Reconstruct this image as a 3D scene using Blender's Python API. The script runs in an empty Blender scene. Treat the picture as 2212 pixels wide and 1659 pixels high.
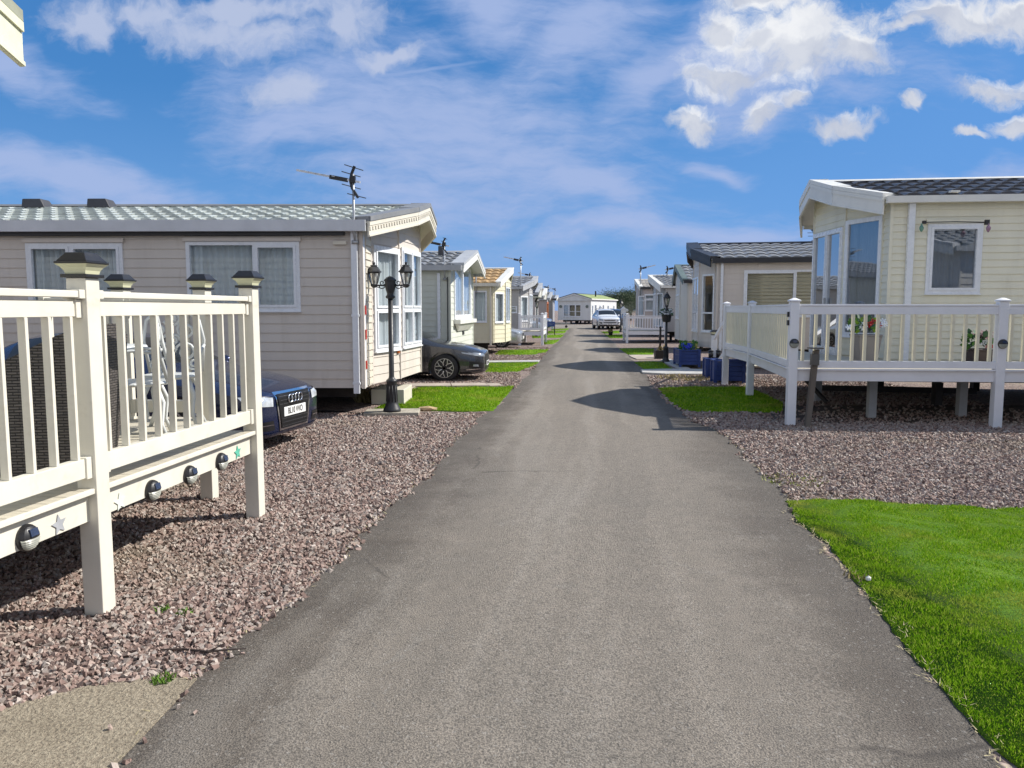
import bpy, bmesh, math, random
import numpy as np
from mathutils import Vector, Matrix
from mathutils.bvhtree import BVHTree
R = math.radians
random.seed(7); rng = np.random.default_rng(11)
SC = bpy.context.scene
COL = SC.collection

# ------------------------------------------------------------------ camera model (metres; camera over the origin, looking along +Y)
CF, CH, CYH = 1661.0, 1.7, 667.0            # focal length and horizon in a 2212 px wide frame
PIT = math.atan((829.5 - CYH) / CF)
CP, SP = math.cos(PIT), math.sin(PIT)
def ray(x, y):
    u = (x - 1106) / CF; v = -(y - 829.5) / CF
    return (u, CP + v * SP, -SP + v * CP)
def gr(x, y, z=0.0):                         # where a line of sight meets the level z
    r = ray(x, y); t = (z - CH) / r[2]
    return Vector((r[0] * t, r[1] * t, z))
def at(x, y, Y):                             # where a line of sight meets the depth Y
    r = ray(x, y); t = Y / r[1]
    return Vector((r[0] * t, Y, CH + r[2] * t))

# ------------------------------------------------------------------ materials
def nd(nt, t, **k):
    n = nt.nodes.new(t)
    for a, b in k.items(): setattr(n, a, b)
    return n
def setin(n, **k):
    for a, b in k.items(): n.inputs[a.replace('_', ' ')].default_value = b
def c4(c): return (c[0], c[1], c[2], 1.0)
def mathn(nt, op, a, b=None, clamp=False):
    n = nd(nt, 'ShaderNodeMath', operation=op, use_clamp=clamp)
    for i, v in enumerate((a, b)):
        if v is None: continue
        if isinstance(v, (int, float)): n.inputs[i].default_value = v
        else: nt.links.new(v, n.inputs[i])
    return n.outputs[0]
def mixc(nt, fac, a, b, mode='MIX'):
    n = nd(nt, 'ShaderNodeMix', data_type='RGBA', blend_type=mode)
    for i, v in ((0, fac), (6, a), (7, b)):
        if isinstance(v, (int, float)): n.inputs[i].default_value = v
        elif isinstance(v, tuple): n.inputs[i].default_value = c4(v)
        else: nt.links.new(v, n.inputs[i])
    return n.outputs[2]
def noise(nt, vec, scale, detail=3, rough=.55, dist=0.0):
    n = nd(nt, 'ShaderNodeTexNoise'); setin(n, Scale=scale, Detail=detail, Roughness=rough, Distortion=dist)
    if vec is not None: nt.links.new(vec, n.inputs['Vector'])
    return n.outputs['Fac']
def remap(nt, v, a, b, c=0.0, d=1.0, smooth=True):
    n = nd(nt, 'ShaderNodeMapRange'); n.interpolation_type = 'SMOOTHSTEP' if smooth else 'LINEAR'
    nt.links.new(v, n.inputs[0])
    for i, q in enumerate((a, b, c, d)): n.inputs[i + 1].default_value = q
    return n.outputs[0]
MATS = {}
def mat(name, col, rough=.55, metal=0.0, var=.1, vs=3.0, bump=0.0, bs=80.0, spec=.5, coat=0.0, dirt=0.0, stretch=(1, 1, 1), island=0.0):
    if name in MATS: return MATS[name]
    m = bpy.data.materials.new(name); m.use_nodes = True; nt = m.node_tree
    b = nt.nodes['Principled BSDF']
    tc = nd(nt, 'ShaderNodeTexCoord')
    mp = nd(nt, 'ShaderNodeMapping'); mp.inputs['Scale'].default_value = stretch
    nt.links.new(tc.outputs['Object'], mp.inputs[0]); v = mp.outputs[0]
    n1 = noise(nt, v, vs, 5, .6)
    c = mixc(nt, remap(nt, n1, .3, .7), tuple(x * (1 - var) for x in col), tuple(min(1, x * (1 + var)) for x in col))
    if dirt:
        n2 = noise(nt, v, vs * 2.3, 6, .65, .6)
        c = mixc(nt, remap(nt, n2, .52, .75, 0, dirt), c, (col[0] * .55, col[1] * .5, col[2] * .42))
    if island:
        g = nd(nt, 'ShaderNodeNewGeometry')
        c = mixc(nt, remap(nt, g.outputs['Random Per Island'], 0, 1, 0, island, False), c, tuple(x * .35 for x in col))
    nt.links.new(c, b.inputs['Base Color'])
    nt.links.new(remap(nt, noise(nt, v, vs * 4, 4), .3, .7, max(.02, rough * .85), min(1, rough * 1.15)), b.inputs['Roughness'])
    setin(b, Metallic=metal, Specular_IOR_Level=spec, Coat_Weight=coat)
    if coat: setin(b, Coat_Roughness=.04)
    if bump:
        bn = nd(nt, 'ShaderNodeBump'); setin(bn, Strength=bump, Distance=.01)
        nt.links.new(noise(nt, v, bs, 4, .6), bn.inputs['Height']); nt.links.new(bn.outputs[0], b.inputs['Normal'])
    MATS[name] = m
    return m
def glass_mat(name, tint=(.75, .82, .84), refl=.10):
    if name in MATS: return MATS[name]
    m = bpy.data.materials.new(name); m.use_nodes = True; nt = m.node_tree; nt.nodes.clear()
    o = nd(nt, 'ShaderNodeOutputMaterial'); t = nd(nt, 'ShaderNodeBsdfTransparent'); g = nd(nt, 'ShaderNodeBsdfGlossy')
    t.inputs[0].default_value = c4(tint); setin(g, Roughness=.015); g.inputs[0].default_value = (.95, .97, 1, 1)
    ge = nd(nt, 'ShaderNodeNewGeometry'); dp = nd(nt, 'ShaderNodeVectorMath', operation='DOT_PRODUCT'); nt.links.new(ge.outputs['Normal'], dp.inputs[0]); nt.links.new(ge.outputs['Incoming'], dp.inputs[1])
    f5 = mathn(nt, 'POWER', mathn(nt, 'SUBTRACT', 1.0, mathn(nt, 'ABSOLUTE', dp.outputs['Value']), True), 5.0)
    tc = nd(nt, 'ShaderNodeTexCoord'); bn = nd(nt, 'ShaderNodeBump'); setin(bn, Strength=.06, Distance=.02)
    nt.links.new(noise(nt, tc.outputs['Object'], 1.6, 2), bn.inputs['Height']); nt.links.new(bn.outputs[0], g.inputs['Normal'])
    fac = mathn(nt, 'ADD', mathn(nt, 'MULTIPLY', f5, .9), .05 + refl, True)
    mx = nd(nt, 'ShaderNodeMixShader'); nt.links.new(fac, mx.inputs[0]); nt.links.new(t.outputs[0], mx.inputs[1]); nt.links.new(g.outputs[0], mx.inputs[2])
    nt.links.new(mx.outputs[0], o.inputs[0]); MATS[name] = m
    return m
def cloth_mat(name, col, trans=.35):
    if name in MATS: return MATS[name]
    m = bpy.data.materials.new(name); m.use_nodes = True; nt = m.node_tree; nt.nodes.clear()
    o = nd(nt, 'ShaderNodeOutputMaterial'); d = nd(nt, 'ShaderNodeBsdfDiffuse'); t = nd(nt, 'ShaderNodeBsdfTranslucent')
    tc = nd(nt, 'ShaderNodeTexCoord')
    c = mixc(nt, noise(nt, tc.outputs['Object'], 9, 3), tuple(x * .9 for x in col), tuple(min(1, x * 1.08) for x in col))
    nt.links.new(c, d.inputs[0]); nt.links.new(c, t.inputs[0])
    mx = nd(nt, 'ShaderNodeMixShader'); mx.inputs[0].default_value = trans
    nt.links.new(d.outputs[0], mx.inputs[1]); nt.links.new(t.outputs[0], mx.inputs[2]); nt.links.new(mx.outputs[0], o.inputs[0]); MATS[name] = m
    return m

# ------------------------------------------------------------------ mesh building
class MB:
    def __init__(s): s.v = []; s.f = []; s.m = []
    def add(s, vs, fs, mi=0):
        o = len(s.v); s.v += [tuple(p) for p in vs]; s.f += [tuple(i + o for i in f) for f in fs]; s.m += [mi] * len(fs); return s
    def quad(s, a, b, c, d, mi=0): return s.add((a, b, c, d), ((0, 1, 2, 3),), mi)
    def hexa(s, p, mi=0):    # p: 4 bottom + 4 top
        return s.add(p, ((3, 2, 1, 0), (4, 5, 6, 7), (0, 1, 5, 4), (1, 2, 6, 5), (2, 3, 7, 6), (3, 0, 4, 7)), mi)
    def box(s, x0, x1, y0, y1, z0, z1, mi=0):
        return s.hexa([(x0, y0, z0), (x1, y0, z0), (x1, y1, z0), (x0, y1, z0), (x0, y0, z1), (x1, y0, z1), (x1, y1, z1), (x0, y1, z1)], mi)
    def cbox(s, c, sz, mi=0, rz=0.0):
        x, y, z = sz[0] / 2, sz[1] / 2, sz[2] / 2; cr, sr = math.cos(rz), math.sin(rz); P = []
        for k in (-z, z):
            for i, j in ((-x, -y), (x, -y), (x, y), (-x, y)): P.append((c[0] + i * cr - j * sr, c[1] + i * sr + j * cr, c[2] + k))
        return s.hexa(P, mi)
    def bar(s, p, q, w, h, mi=0, up=(0, 0, 1)):
        p, q = Vector(p), Vector(q); d = (q - p).normalized(); u = Vector(up)
        if abs(d.dot(u)) > .98: u = Vector((0, 1, 0))
        a = d.cross(u).normalized() * (w / 2); b = a.cross(d).normalized() * (h / 2)
        return s.hexa([p - a - b, p + a - b, q + a - b, q - a - b, p - a + b, p + a + b, q + a + b, q - a + b], mi)
    def tube(s, pts, r, n=8, mi=0, caps=True):
        pts = [Vector(p) for p in pts]; rs = r if isinstance(r, (list, tuple)) else [r] * len(pts); vs = []; fs = []; prev = None
        for i, p in enumerate(pts):
            d = (pts[min(i + 1, len(pts) - 1)] - pts[max(i - 1, 0)]).normalized()
            u = prev if prev else (Vector((0, 0, 1)) if abs(d.z) < .9 else Vector((1, 0, 0)))
            a = d.cross(u); a = a.normalized() if a.length > 1e-6 else Vector((1, 0, 0)); b = a.cross(d).normalized(); prev = b
            for k in range(n):
                t = 2 * math.pi * k / n; vs.append(p + (a * math.cos(t) + b * math.sin(t)) * rs[i])
        for i in range(len(pts) - 1):
            for k in range(n):
                k2 = (k + 1) % n; fs.append((i * n + k, i * n + k2, (i + 1) * n + k2, (i + 1) * n + k))
        if caps: fs.append(tuple(range(n - 1, -1, -1))); fs.append(tuple(range((len(pts) - 1) * n, len(pts) * n)))
        return s.add(vs, fs, mi)
    def lathe(s, prof, n=16, c=(0, 0, 0), mi=0, axis='z', rot=0.0, squash=None):
        vs = []; fs = []
        for r, h in prof:
            for k in range(n):
                t = 2 * math.pi * k / n + rot; x, y = r * math.cos(t), r * math.sin(t)
                p = (x, y, h) if axis == 'z' else ((x, h, y) if axis == 'y' else (h, x, y))
                vs.append((c[0] + p[0], c[1] + p[1], c[2] + p[2]))
        for i in range(len(prof) - 1):
            for k in range(n):
                k2 = (k + 1) % n; fs.append((i * n + k, i * n + k2, (i + 1) * n + k2, (i + 1) * n + k))
        fs.append(tuple(range(n - 1, -1, -1))); fs.append(tuple(range((len(prof) - 1) * n, len(prof) * n)))
        return s.add(vs, fs, mi)
    def torus(s, c, R_, r, axis='x', n=24, m=8, mi=0):
        vs = []; fs = []
        for i in range(n):
            t = 2 * math.pi * i / n
            for j in range(m):
                q = 2 * math.pi * j / m; rr = R_ + r * math.cos(q); h = r * math.sin(q); a, b = rr * math.cos(t), rr * math.sin(t)
                p = (h, a, b) if axis == 'x' else ((a, h, b) if axis == 'y' else (a, b, h))
                vs.append((c[0] + p[0], c[1] + p[1], c[2] + p[2]))
        for i in range(n):
            for j in range(m): fs.append((i * m + j, ((i + 1) % n) * m + j, ((i + 1) % n) * m + (j + 1) % m, i * m + (j + 1) % m))
        return s.add(vs, fs, mi)
    def grid(s, P, mi=0):
        n, m = len(P), len(P[0]); vs = [p for row in P for p in row]
        return s.add(vs, [(i * m + j, i * m + j + 1, (i + 1) * m + j + 1, (i + 1) * m + j) for i in range(n - 1) for j in range(m - 1)], mi)
    def prism(s, poly, z0, z1, mi=0):
        n = len(poly); vs = [(p[0], p[1], z0) for p in poly] + [(p[0], p[1], z1) for p in poly]
        return s.add(vs, [tuple(range(n - 1, -1, -1)), tuple(range(n, 2 * n))] + [(i, (i + 1) % n, n + (i + 1) % n, n + i) for i in range(n)], mi)
    def blob(s, c, r, mi=0, jit=.25, rs=random):
        P = ((0, 0, 1), (.89, 0, .45), (.28, .85, .45), (-.72, .53, .45), (-.72, -.53, .45), (.28, -.85, .45), (.72, .53, -.45), (-.28, .85, -.45), (-.89, 0, -.45), (-.28, -.85, -.45), (.72, -.53, -.45), (0, 0, -1))
        r = r if isinstance(r, tuple) else (r, r, r)
        return s.add([(c[0] + p[0] * r[0] * (1 + jit * rs.uniform(-1, 1)), c[1] + p[1] * r[1] * (1 + jit * rs.uniform(-1, 1)), c[2] + p[2] * r[2] * (1 + jit * rs.uniform(-1, 1))) for p in P], ICOF, mi)
    def build(s, name, mats, parent=None, smooth=False, bevel=0.0, loc=None, seg=2, recalc=True):
        me = bpy.data.meshes.new(name); me.from_pydata(s.v, [], s.f)
        mats = mats if isinstance(mats, (list, tuple)) else [mats]
        for q in mats: me.materials.append(q)
        me.polygons.foreach_set('material_index', s.m)
        if recalc:
            bm = bmesh.new(); bm.from_mesh(me); bmesh.ops.recalc_face_normals(bm, faces=bm.faces); bm.to_mesh(me); bm.free()
        if smooth: me.polygons.foreach_set('use_smooth', [True] * len(me.polygons))
        o = bpy.data.objects.new(name, me); COL.objects.link(o)
        if parent: o.parent = parent
        if loc: o.location = loc
        if bevel:
            b = o.modifiers.new('Bevel', 'BEVEL'); b.width = bevel; b.segments = seg; b.limit_method = 'ANGLE'; b.angle_limit = R(40)
            if not smooth: o.modifiers.new('WN', 'WEIGHTED_NORMAL'); me.polygons.foreach_set('use_smooth', [True] * len(me.polygons))
        return o
ICOF = ((0, 1, 2), (0, 2, 3), (0, 3, 4), (0, 4, 5), (0, 5, 1), (1, 6, 2), (2, 7, 3), (3, 8, 4), (4, 9, 5), (5, 10, 1), (6, 7, 2), (7, 8, 3), (8, 9, 4), (9, 10, 5), (10, 6, 1), (11, 7, 6), (11, 8, 7), (11, 9, 8), (11, 10, 9), (11, 6, 10))
def thing(name, label, cat, loc=(0, 0, 0), rz=0.0, group=None):
    o = bpy.data.objects.new(name, None); COL.objects.link(o); o.location = loc; o.rotation_euler = (0, 0, rz); o.empty_display_size = .2
    return tag(o, label, cat, group)
def tag(o, label, cat, group=None):
    o['label'] = label; o['category'] = cat
    if group: o['group'] = group
    return o
def kind(o, k, label=None):
    o['kind'] = k
    if label: o['label'] = label
    return o
def copy_obj(o, parent=None):
    c = o.copy(); COL.objects.link(c)
    if parent: c.parent = parent
    return c
def copy_tree(o, parent=None):
    c = copy_obj(o, parent)
    for ch in [x for x in o.children]: copy_tree(ch, c)
    return c
def text_obj(name, body, size, m, parent, loc, rot, sx=1.0, ext=.001):
    cu = bpy.data.curves.new(name, 'FONT'); cu.body = body; cu.size = size; cu.align_x = 'CENTER'; cu.align_y = 'CENTER'; cu.extrude = ext; cu.offset = size * .012
    t = bpy.data.objects.new(name, cu); COL.objects.link(t)
    dg = bpy.context.evaluated_depsgraph_get(); me = bpy.data.meshes.new_from_object(t.evaluated_get(dg)); me.name = name
    bpy.data.objects.remove(t); bpy.data.curves.remove(cu); me.materials.clear(); me.materials.append(m)
    o = bpy.data.objects.new(name, me); COL.objects.link(o); o.parent = parent; o.location = loc; o.rotation_euler = rot; o.scale = (sx, 1, 1)
    return o
SKY_S, SKY_H, SKY_SAT, SKY_V = .12, .5, 1.15, .8
SUN_E, EXPO = 5.0, 0.42
VEIL_C, BANK_C, CUM_C, CUM_S, BACK_FILL_C, TOP_FILL_C = (2.45, 3.1, 4.85), (3.1, 3.55, 4.75), (5.5, 5.6, 5.8), (3.3, 3.6, 4.35), (6.4, 6.3, 6.4), (1.6, 2.3, 3.6)
# ================================================================== GROUND
def ground_mat():
    m = bpy.data.materials.new('gravel_bed'); m.use_nodes = True; nt = m.node_tree; b = nt.nodes['Principled BSDF']
    tc = nd(nt, 'ShaderNodeTexCoord'); v = tc.outputs['Object']
    vo = nd(nt, 'ShaderNodeTexVoronoi'); setin(vo, Scale=26.0, Randomness=1.0); nt.links.new(v, vo.inputs['Vector'])
    sep = nd(nt, 'ShaderNodeSeparateColor'); nt.links.new(vo.outputs['Color'], sep.inputs[0])
    cr = nd(nt, 'ShaderNodeValToRGB'); e = cr.color_ramp.elements
    e[0].position = 0; e[0].color = (.10, .07, .06, 1); e[1].position = 1; e[1].color = (.36, .30, .265, 1)
    for p, c in ((.25, (.24, .165, .142, 1)), (.5, (.30, .218, .188, 1)), (.75, (.35, .268, .23, 1))):
        q = e.new(p); q.color = c
    nt.links.new(sep.outputs[0], cr.inputs[0])
    gap = remap(nt, vo.outputs['Distance'], .35, .75)
    c = mixc(nt, mathn(nt, 'MULTIPLY', gap, .6), cr.outputs[0], (.05, .037, .03))
    big = noise(nt, v, .55, 4, .6)
    c = mixc(nt, remap(nt, big, .5, .75, 0, .35), c, (.34, .30, .19))
    nt.links.new(c, b.inputs['Base Color']); setin(b, Roughness=.9)
    bn = nd(nt, 'ShaderNodeBump'); setin(bn, Strength=1.0, Distance=.03); bn.invert = True
    nt.links.new(vo.outputs['Distance'], bn.inputs['Height']); nt.links.new(bn.outputs[0], b.inputs['Normal'])
    return m
GM = ground_mat()
g = MB().quad((-400, -60, 0), (400, -60, 0), (400, 700, 0), (-400, 700, 0)).build('ground', GM); kind(g, 'structure', 'pinkish gravel ground between and under the caravans')

def road_mat():
    m = bpy.data.materials.new('tarmac'); m.use_nodes = True; nt = m.node_tree; b = nt.nodes['Principled BSDF']
    tc = nd(nt, 'ShaderNodeTexCoord'); v = tc.outputs['Object']
    uv = nd(nt, 'ShaderNodeUVMap'); sx = nd(nt, 'ShaderNodeSeparateXYZ'); nt.links.new(uv.outputs[0], sx.inputs[0]); u = sx.outputs[0]
    edge = mathn(nt, 'MINIMUM', u, mathn(nt, 'SUBTRACT', 1.0, u))
    nb = noise(nt, v, 1.7, 5, .65)
    e2 = mathn(nt, 'ADD', edge, mathn(nt, 'MULTIPLY', mathn(nt, 'SUBTRACT', nb, .5), .30))
    wear = remap(nt, e2, .02, .27)
    c = mixc(nt, wear, (.098, .082, .068), (.232, .203, .170))
    rim = remap(nt, e2, -.03, .07, 1, 0)
    c = mixc(nt, mathn(nt, 'MULTIPLY', rim, .65), c, (.085, .072, .06))
    st = noise(nt, v, .42, 5, .6, .4)
    c = mixc(nt, remap(nt, st, .45, .72, 0, .45), c, (.168, .155, .136))
    c = mixc(nt, remap(nt, noise(nt, v, 7, 5, .7), .40, .66, 0, .30), c, (.15, .135, .115))
    c = mixc(nt, remap(nt, noise(nt, v, 2.6, 6, .7, 1.0), .60, .68, 0, .35), c, (.27, .255, .23))
    um = nd(nt, 'ShaderNodeMapping'); um.inputs['Scale'].default_value = (5.5, .10, 1); nt.links.new(uv.outputs[0], um.inputs[0])
    band = noise(nt, um.outputs[0], 1.0, 5, .6, .5)
    c = mixc(nt, remap(nt, band, .42, .66, 0, .38), c, (.135, .122, .106)); c = mixc(nt, remap(nt, band, .50, .34, 0, .30), c, (.32, .295, .262))
    sp = noise(nt, v, 120, 3, .6)
    c = mixc(nt, remap(nt, sp, .34, .66, .0, 1.0), mixc(nt, 1.0, c, (.64, .64, .64), 'MULTIPLY'), mixc(nt, 1.0, c, (1.33, 1.32, 1.30), 'MULTIPLY'))
    vo = nd(nt, 'ShaderNodeTexVoronoi'); setin(vo, Scale=95.0); nt.links.new(v, vo.inputs['Vector'])
    sep = nd(nt, 'ShaderNodeSeparateColor'); nt.links.new(vo.outputs['Color'], sep.inputs[0])
    c = mixc(nt, remap(nt, sep.outputs[0], .955, .985, 0, .4), c, (.36, .34, .31))
    c = mixc(nt, remap(nt, sep.outputs[1], .90, .95, 0, .5), c, (.07, .065, .06))
    cr = nd(nt, 'ShaderNodeTexVoronoi', feature='DISTANCE_TO_EDGE'); setin(cr, Scale=.33)
    wv = nd(nt, 'ShaderNodeMapping'); nt.links.new(v, wv.inputs[0])
    nz = nd(nt, 'ShaderNodeTexNoise'); setin(nz, Scale=1.4, Detail=5.0); nt.links.new(v, nz.inputs['Vector'])
    nt.links.new(mixc(nt, .35, wv.outputs[0], nz.outputs['Color']), cr.inputs['Vector'])
    ck = mathn(nt, 'MULTIPLY', remap(nt, cr.outputs['Distance'], .0, .006, .55, 0), remap(nt, noise(nt, v, .8, 3), .52, .6))
    c = mixc(nt, ck, c, (.05, .043, .038))
    nt.links.new(c, b.inputs['Base Color']); setin(b, Roughness=.88, Specular_IOR_Level=.35)
    bn = nd(nt, 'ShaderNodeBump'); setin(bn, Strength=1.0, Distance=.012); nt.links.new(sp, bn.inputs['Height']); nt.links.new(bn.outputs[0], b.inputs['Normal'])
    return m
RM = road_mat()
LE = [(240, 1659), (400, 1500), (560, 1362), (650, 1280), (720, 1215), (830, 1115), (915, 1035), (975, 965), (1030, 905), (1065, 888), (1110, 838), (1140, 812), (1163, 781), (1186, 755), (1209, 734), (1218, 723), (1227, 710.5)]
RE = [(2190, 1659), (2110, 1575), (2030, 1490), (1950, 1395), (1880, 1300), (1830, 1235), (1790, 1180), (1720, 1130), (1700, 1085), (1690, 1062), (1640, 1010), (1590, 965), (1540, 925), (1500, 912), (1455, 880), (1425, 850), (1412, 838), (1400, 815), (1390, 800), (1370, 783), (1361, 770), (1338, 754), (1325, 738), (1310, 727), (1300, 717), (1292, 710.5)]
def edge_arr(px):
    P = [gr(*q) for q in px]; ys = np.array([p.y for p in P]); xs = np.array([p.x for p in P])
    ys = np.concatenate(([-12.0], ys)); xs = np.concatenate(([xs[0] - (.05 if xs[0] < 0 else .75)], xs)); return ys, xs
LY, LX = edge_arr(LE); RY, RX = edge_arr(RE)
def sm(seed, y):
    return .022 * np.sin(y * 7.3 + seed) + .017 * np.sin(y * 17.1 + seed * 2.3) + .012 * np.sin(y * 41.7 + seed * 5) + .03 * np.sin(y * 2.1 + seed * 3)
def xl(y): return np.interp(y, LY, LX) + sm(1.3, y)
def xr(y): return np.interp(y, RY, RX) + sm(4.1, y)
def road():
    ys = np.concatenate((np.arange(-12, 0, .5), np.arange(0, 12, .04), np.arange(12, 25, .1), np.arange(25, 67.2, .4)))
    A, B = xl(ys), xr(ys); N = 9; mb = MB(); P = []
    for y, a, b in zip(ys, A, B): P.append([(a + (b - a) * k / (N - 1), y, .004 + .018 * math.sin(math.pi * k / (N - 1))) for k in range(N)])
    mb.grid(P); o = mb.build('road', RM, smooth=True); me = o.data
    uvl = me.uv_layers.new(name='UVMap'); li = np.zeros(len(me.loops), dtype=np.int32); me.loops.foreach_get('vertex_index', li)
    uu = np.zeros((len(li), 2), dtype=np.float32); uu[:, 0] = (li % N) / (N - 1); uu[:, 1] = ys[li // N]; uvl.data.foreach_set('uv', uu.ravel())
    return kind(o, 'structure', 'grey tarmac lane running straight between the two rows of caravans')
road()
ap = MB().grid([[(x, y, .003) for x in np.linspace(-6, 40, 10)] for y in (66.6, 71, 76, 83)]).build('road', RM)
uvl = ap.data.uv_layers.new(name='UVMap')
for d in uvl.data: d.uv = (.4, .5)
kind(ap, 'structure', 'tarmac turning area in front of the end caravan')

# ---- flags, slabs, kerbs
CONC = mat('concrete', (.34, .31, .25), .9, var=.18, vs=4, bump=.7, bs=45, dirt=.4)
CONC2 = mat('pale_concrete', (.42, .41, .39), .9, var=.12, vs=3, bump=.35, bs=60, dirt=.3)
FLAG = mat('flagstone', (.40, .34, .28), .9, var=.15, vs=3, bump=.4, bs=50, dirt=.4)
def brushed():
    m = bpy.data.materials.new('brushed_concrete'); m.use_nodes = True; nt = m.node_tree; b = nt.nodes['Principled BSDF']
    tc = nd(nt, 'ShaderNodeTexCoord'); v = tc.outputs['Object']
    mp = nd(nt, 'ShaderNodeMapping'); mp.inputs['Scale'].default_value = (3, 34, 1); mp.inputs['Rotation'].default_value = (0, 0, R(-4)); nt.links.new(v, mp.inputs[0])
    s = noise(nt, mp.outputs[0], 1.0, 4, .6); f = noise(nt, v, 60, 4, .65)
    c = mixc(nt, remap(nt, f, .3, .7), (.25, .205, .148), (.42, .36, .265)); c = mixc(nt, remap(nt, noise(nt, v, 2.2, 5), .5, .72, 0, .5), c, (.22, .18, .125))
    c = mixc(nt, remap(nt, noise(nt, v, 170, 2), .64, .7, 0, .6), c, (.12, .10, .08))
    nt.links.new(c, b.inputs['Base Color']); setin(b, Roughness=.92)
    bn = nd(nt, 'ShaderNodeBump'); setin(bn, Strength=1.0, Distance=.03); nt.links.new(mathn(nt, 'ADD', mathn(nt, 'MULTIPLY', s, .8), f), bn.inputs['Height']); nt.links.new(bn.outputs[0], b.inputs['Normal'])
    return m
SLAB_PX = [(-500, 1700), (-300, 1590), (0, 1538), (60, 1516), (210, 1482), (330, 1468), (425, 1470), (330, 1572), (245, 1660), (170, 1750), (-400, 1900)]
SLAB = [gr(*p) for p in SLAB_PX]
kind(MB().prism([(p.x, p.y) for p in SLAB], -.02, .012).build('path', brushed()), 'structure', 'ribbed concrete slab at the edge of the lane beside the decking')
def slab(name, px, z, m, label):
    P = [gr(*p) for p in px]
    return kind(MB().prism([(p.x, p.y) for p in P], -.02, z).build(name, m, bevel=.006), 'structure', label)
slab('kerb', [(878, 838.5), (876, 833), (972, 832), (974, 837.5)], .05, FLAG, 'low stone edging flags behind the first lawn')
slab('kerb', [(976, 837.5), (974, 832), (1048, 831.5), (1056, 837)], .05, FLAG, 'stone edging flag nearer the lane behind the first lawn')
slab('kerb', [(1058, 837), (1050, 831.5), (1078, 831.5), (1086, 836)], .04, FLAG, 'short stone edging flag beside the lane')
slab('kerb', [(1045, 785), (1045, 781.5), (1166, 780), (1163, 783.5)], .04, CONC2, 'thin kerb behind the second lawn')
slab('path', [(1388, 808), (1384, 801.5), (1440, 800), (1530, 801), (1530, 811), (1440, 811)], .05, CONC2, 'pale concrete strip beside the second right hand lawn')
slab('path', [(1440, 786.5), (1427, 779), (1448, 777), (1492, 798), (1470, 799)], .03, CONC2, 'concrete flags under the blue trough planter')
slab('path', [(1362, 771.5), (1358, 768), (1412, 768), (1412, 776), (1375, 777)], .03, FLAG, 'flagstones beside the black tub')
slab('path', [(860, 862), (884, 845), (902, 836), (878, 838)], .04, FLAG, 'stone edging along the step of the first caravan')

# ---- lawns
def lawn_mat():
    m = bpy.data.materials.new('turf'); m.use_nodes = True; nt = m.node_tree; b = nt.nodes['Principled BSDF']
    tc = nd(nt, 'ShaderNodeTexCoord'); v = tc.outputs['Object']
    c = mixc(nt, remap(nt, noise(nt, v, 1.6, 5, .65), .35, .68), (.12, .28, .012), (.21, .37, .016))
    c = mixc(nt, remap(nt, noise(nt, v, 55, 4, .7), .35, .65), mixc(nt, 1.0, c, (.45, .5, .5), 'MULTIPLY'), c)
    c = mixc(nt, remap(nt, noise(nt, v, .9, 4, .6), .58, .78, 0, .5), c, (.22, .24, .04))
    nt.links.new(c, b.inputs['Base Color']); setin(b, Roughness=.8, Specular_IOR_Level=.2)
    bn = nd(nt, 'ShaderNodeBump'); setin(bn, Strength=1.0, Distance=.03); nt.links.new(noise(nt, v, 70, 4, .7), bn.inputs['Height']); nt.links.new(bn.outputs[0], b.inputs['Normal'])
    return m
def blade_mat():
    m = bpy.data.materials.new('grass_blade'); m.use_nodes = True; nt = m.node_tree; nt.nodes.clear()
    o = nd(nt, 'ShaderNodeOutputMaterial'); g = nd(nt, 'ShaderNodeNewGeometry'); tc = nd(nt, 'ShaderNodeTexCoord'); v = tc.outputs['Object']
    r = nd(nt, 'ShaderNodeValToRGB'); e = r.color_ramp.elements; e[0].color = (.045, .125, .004, 1); e[1].color = (.56, .60, .13, 1)
    q = e.new(.35); q.color = (.15, .33, .011, 1); q = e.new(.8); q.color = (.32, .50, .022, 1)
    nt.links.new(g.outputs['Random Per Island'], r.inputs[0])
    c = mixc(nt, remap(nt, noise(nt, v, 1.3, 4, .6), .35, .7, 0, .35), r.outputs[0], (.20, .36, .018))
    c = mixc(nt, remap(nt, noise(nt, v, 1.1, 5, .65), .50, .70, 0, .65), c, (.46, .44, .10))
    d = nd(nt, 'ShaderNodeBsdfDiffuse'); t = nd(nt, 'ShaderNodeBsdfTranslucent'); nt.links.new(c, d.inputs[0]); nt.links.new(c, t.inputs[0])
    mx = nd(nt, 'ShaderNodeMixShader'); mx.inputs[0].default_value = .35; nt.links.new(d.outputs[0], mx.inputs[1]); nt.links.new(t.outputs[0], mx.inputs[2])
    nt.links.new(mx.outputs[0], o.inputs[0]); return m
TM, BM_ = lawn_mat(), blade_mat()
def inpoly(X, Y, poly):
    r = np.zeros(len(X), bool); n = len(poly)
    for i in range(n):
        x1, y1 = poly[i][0], poly[i][1]; x2, y2 = poly[i - 1][0], poly[i - 1][1]
        c = ((y1 > Y) != (y2 > Y)); r ^= c & (X < (x2 - x1) * (Y - y1) / ((y2 - y1) if y2 != y1 else 1e-9) + x1)
    return r
LAWNS = []
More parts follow.
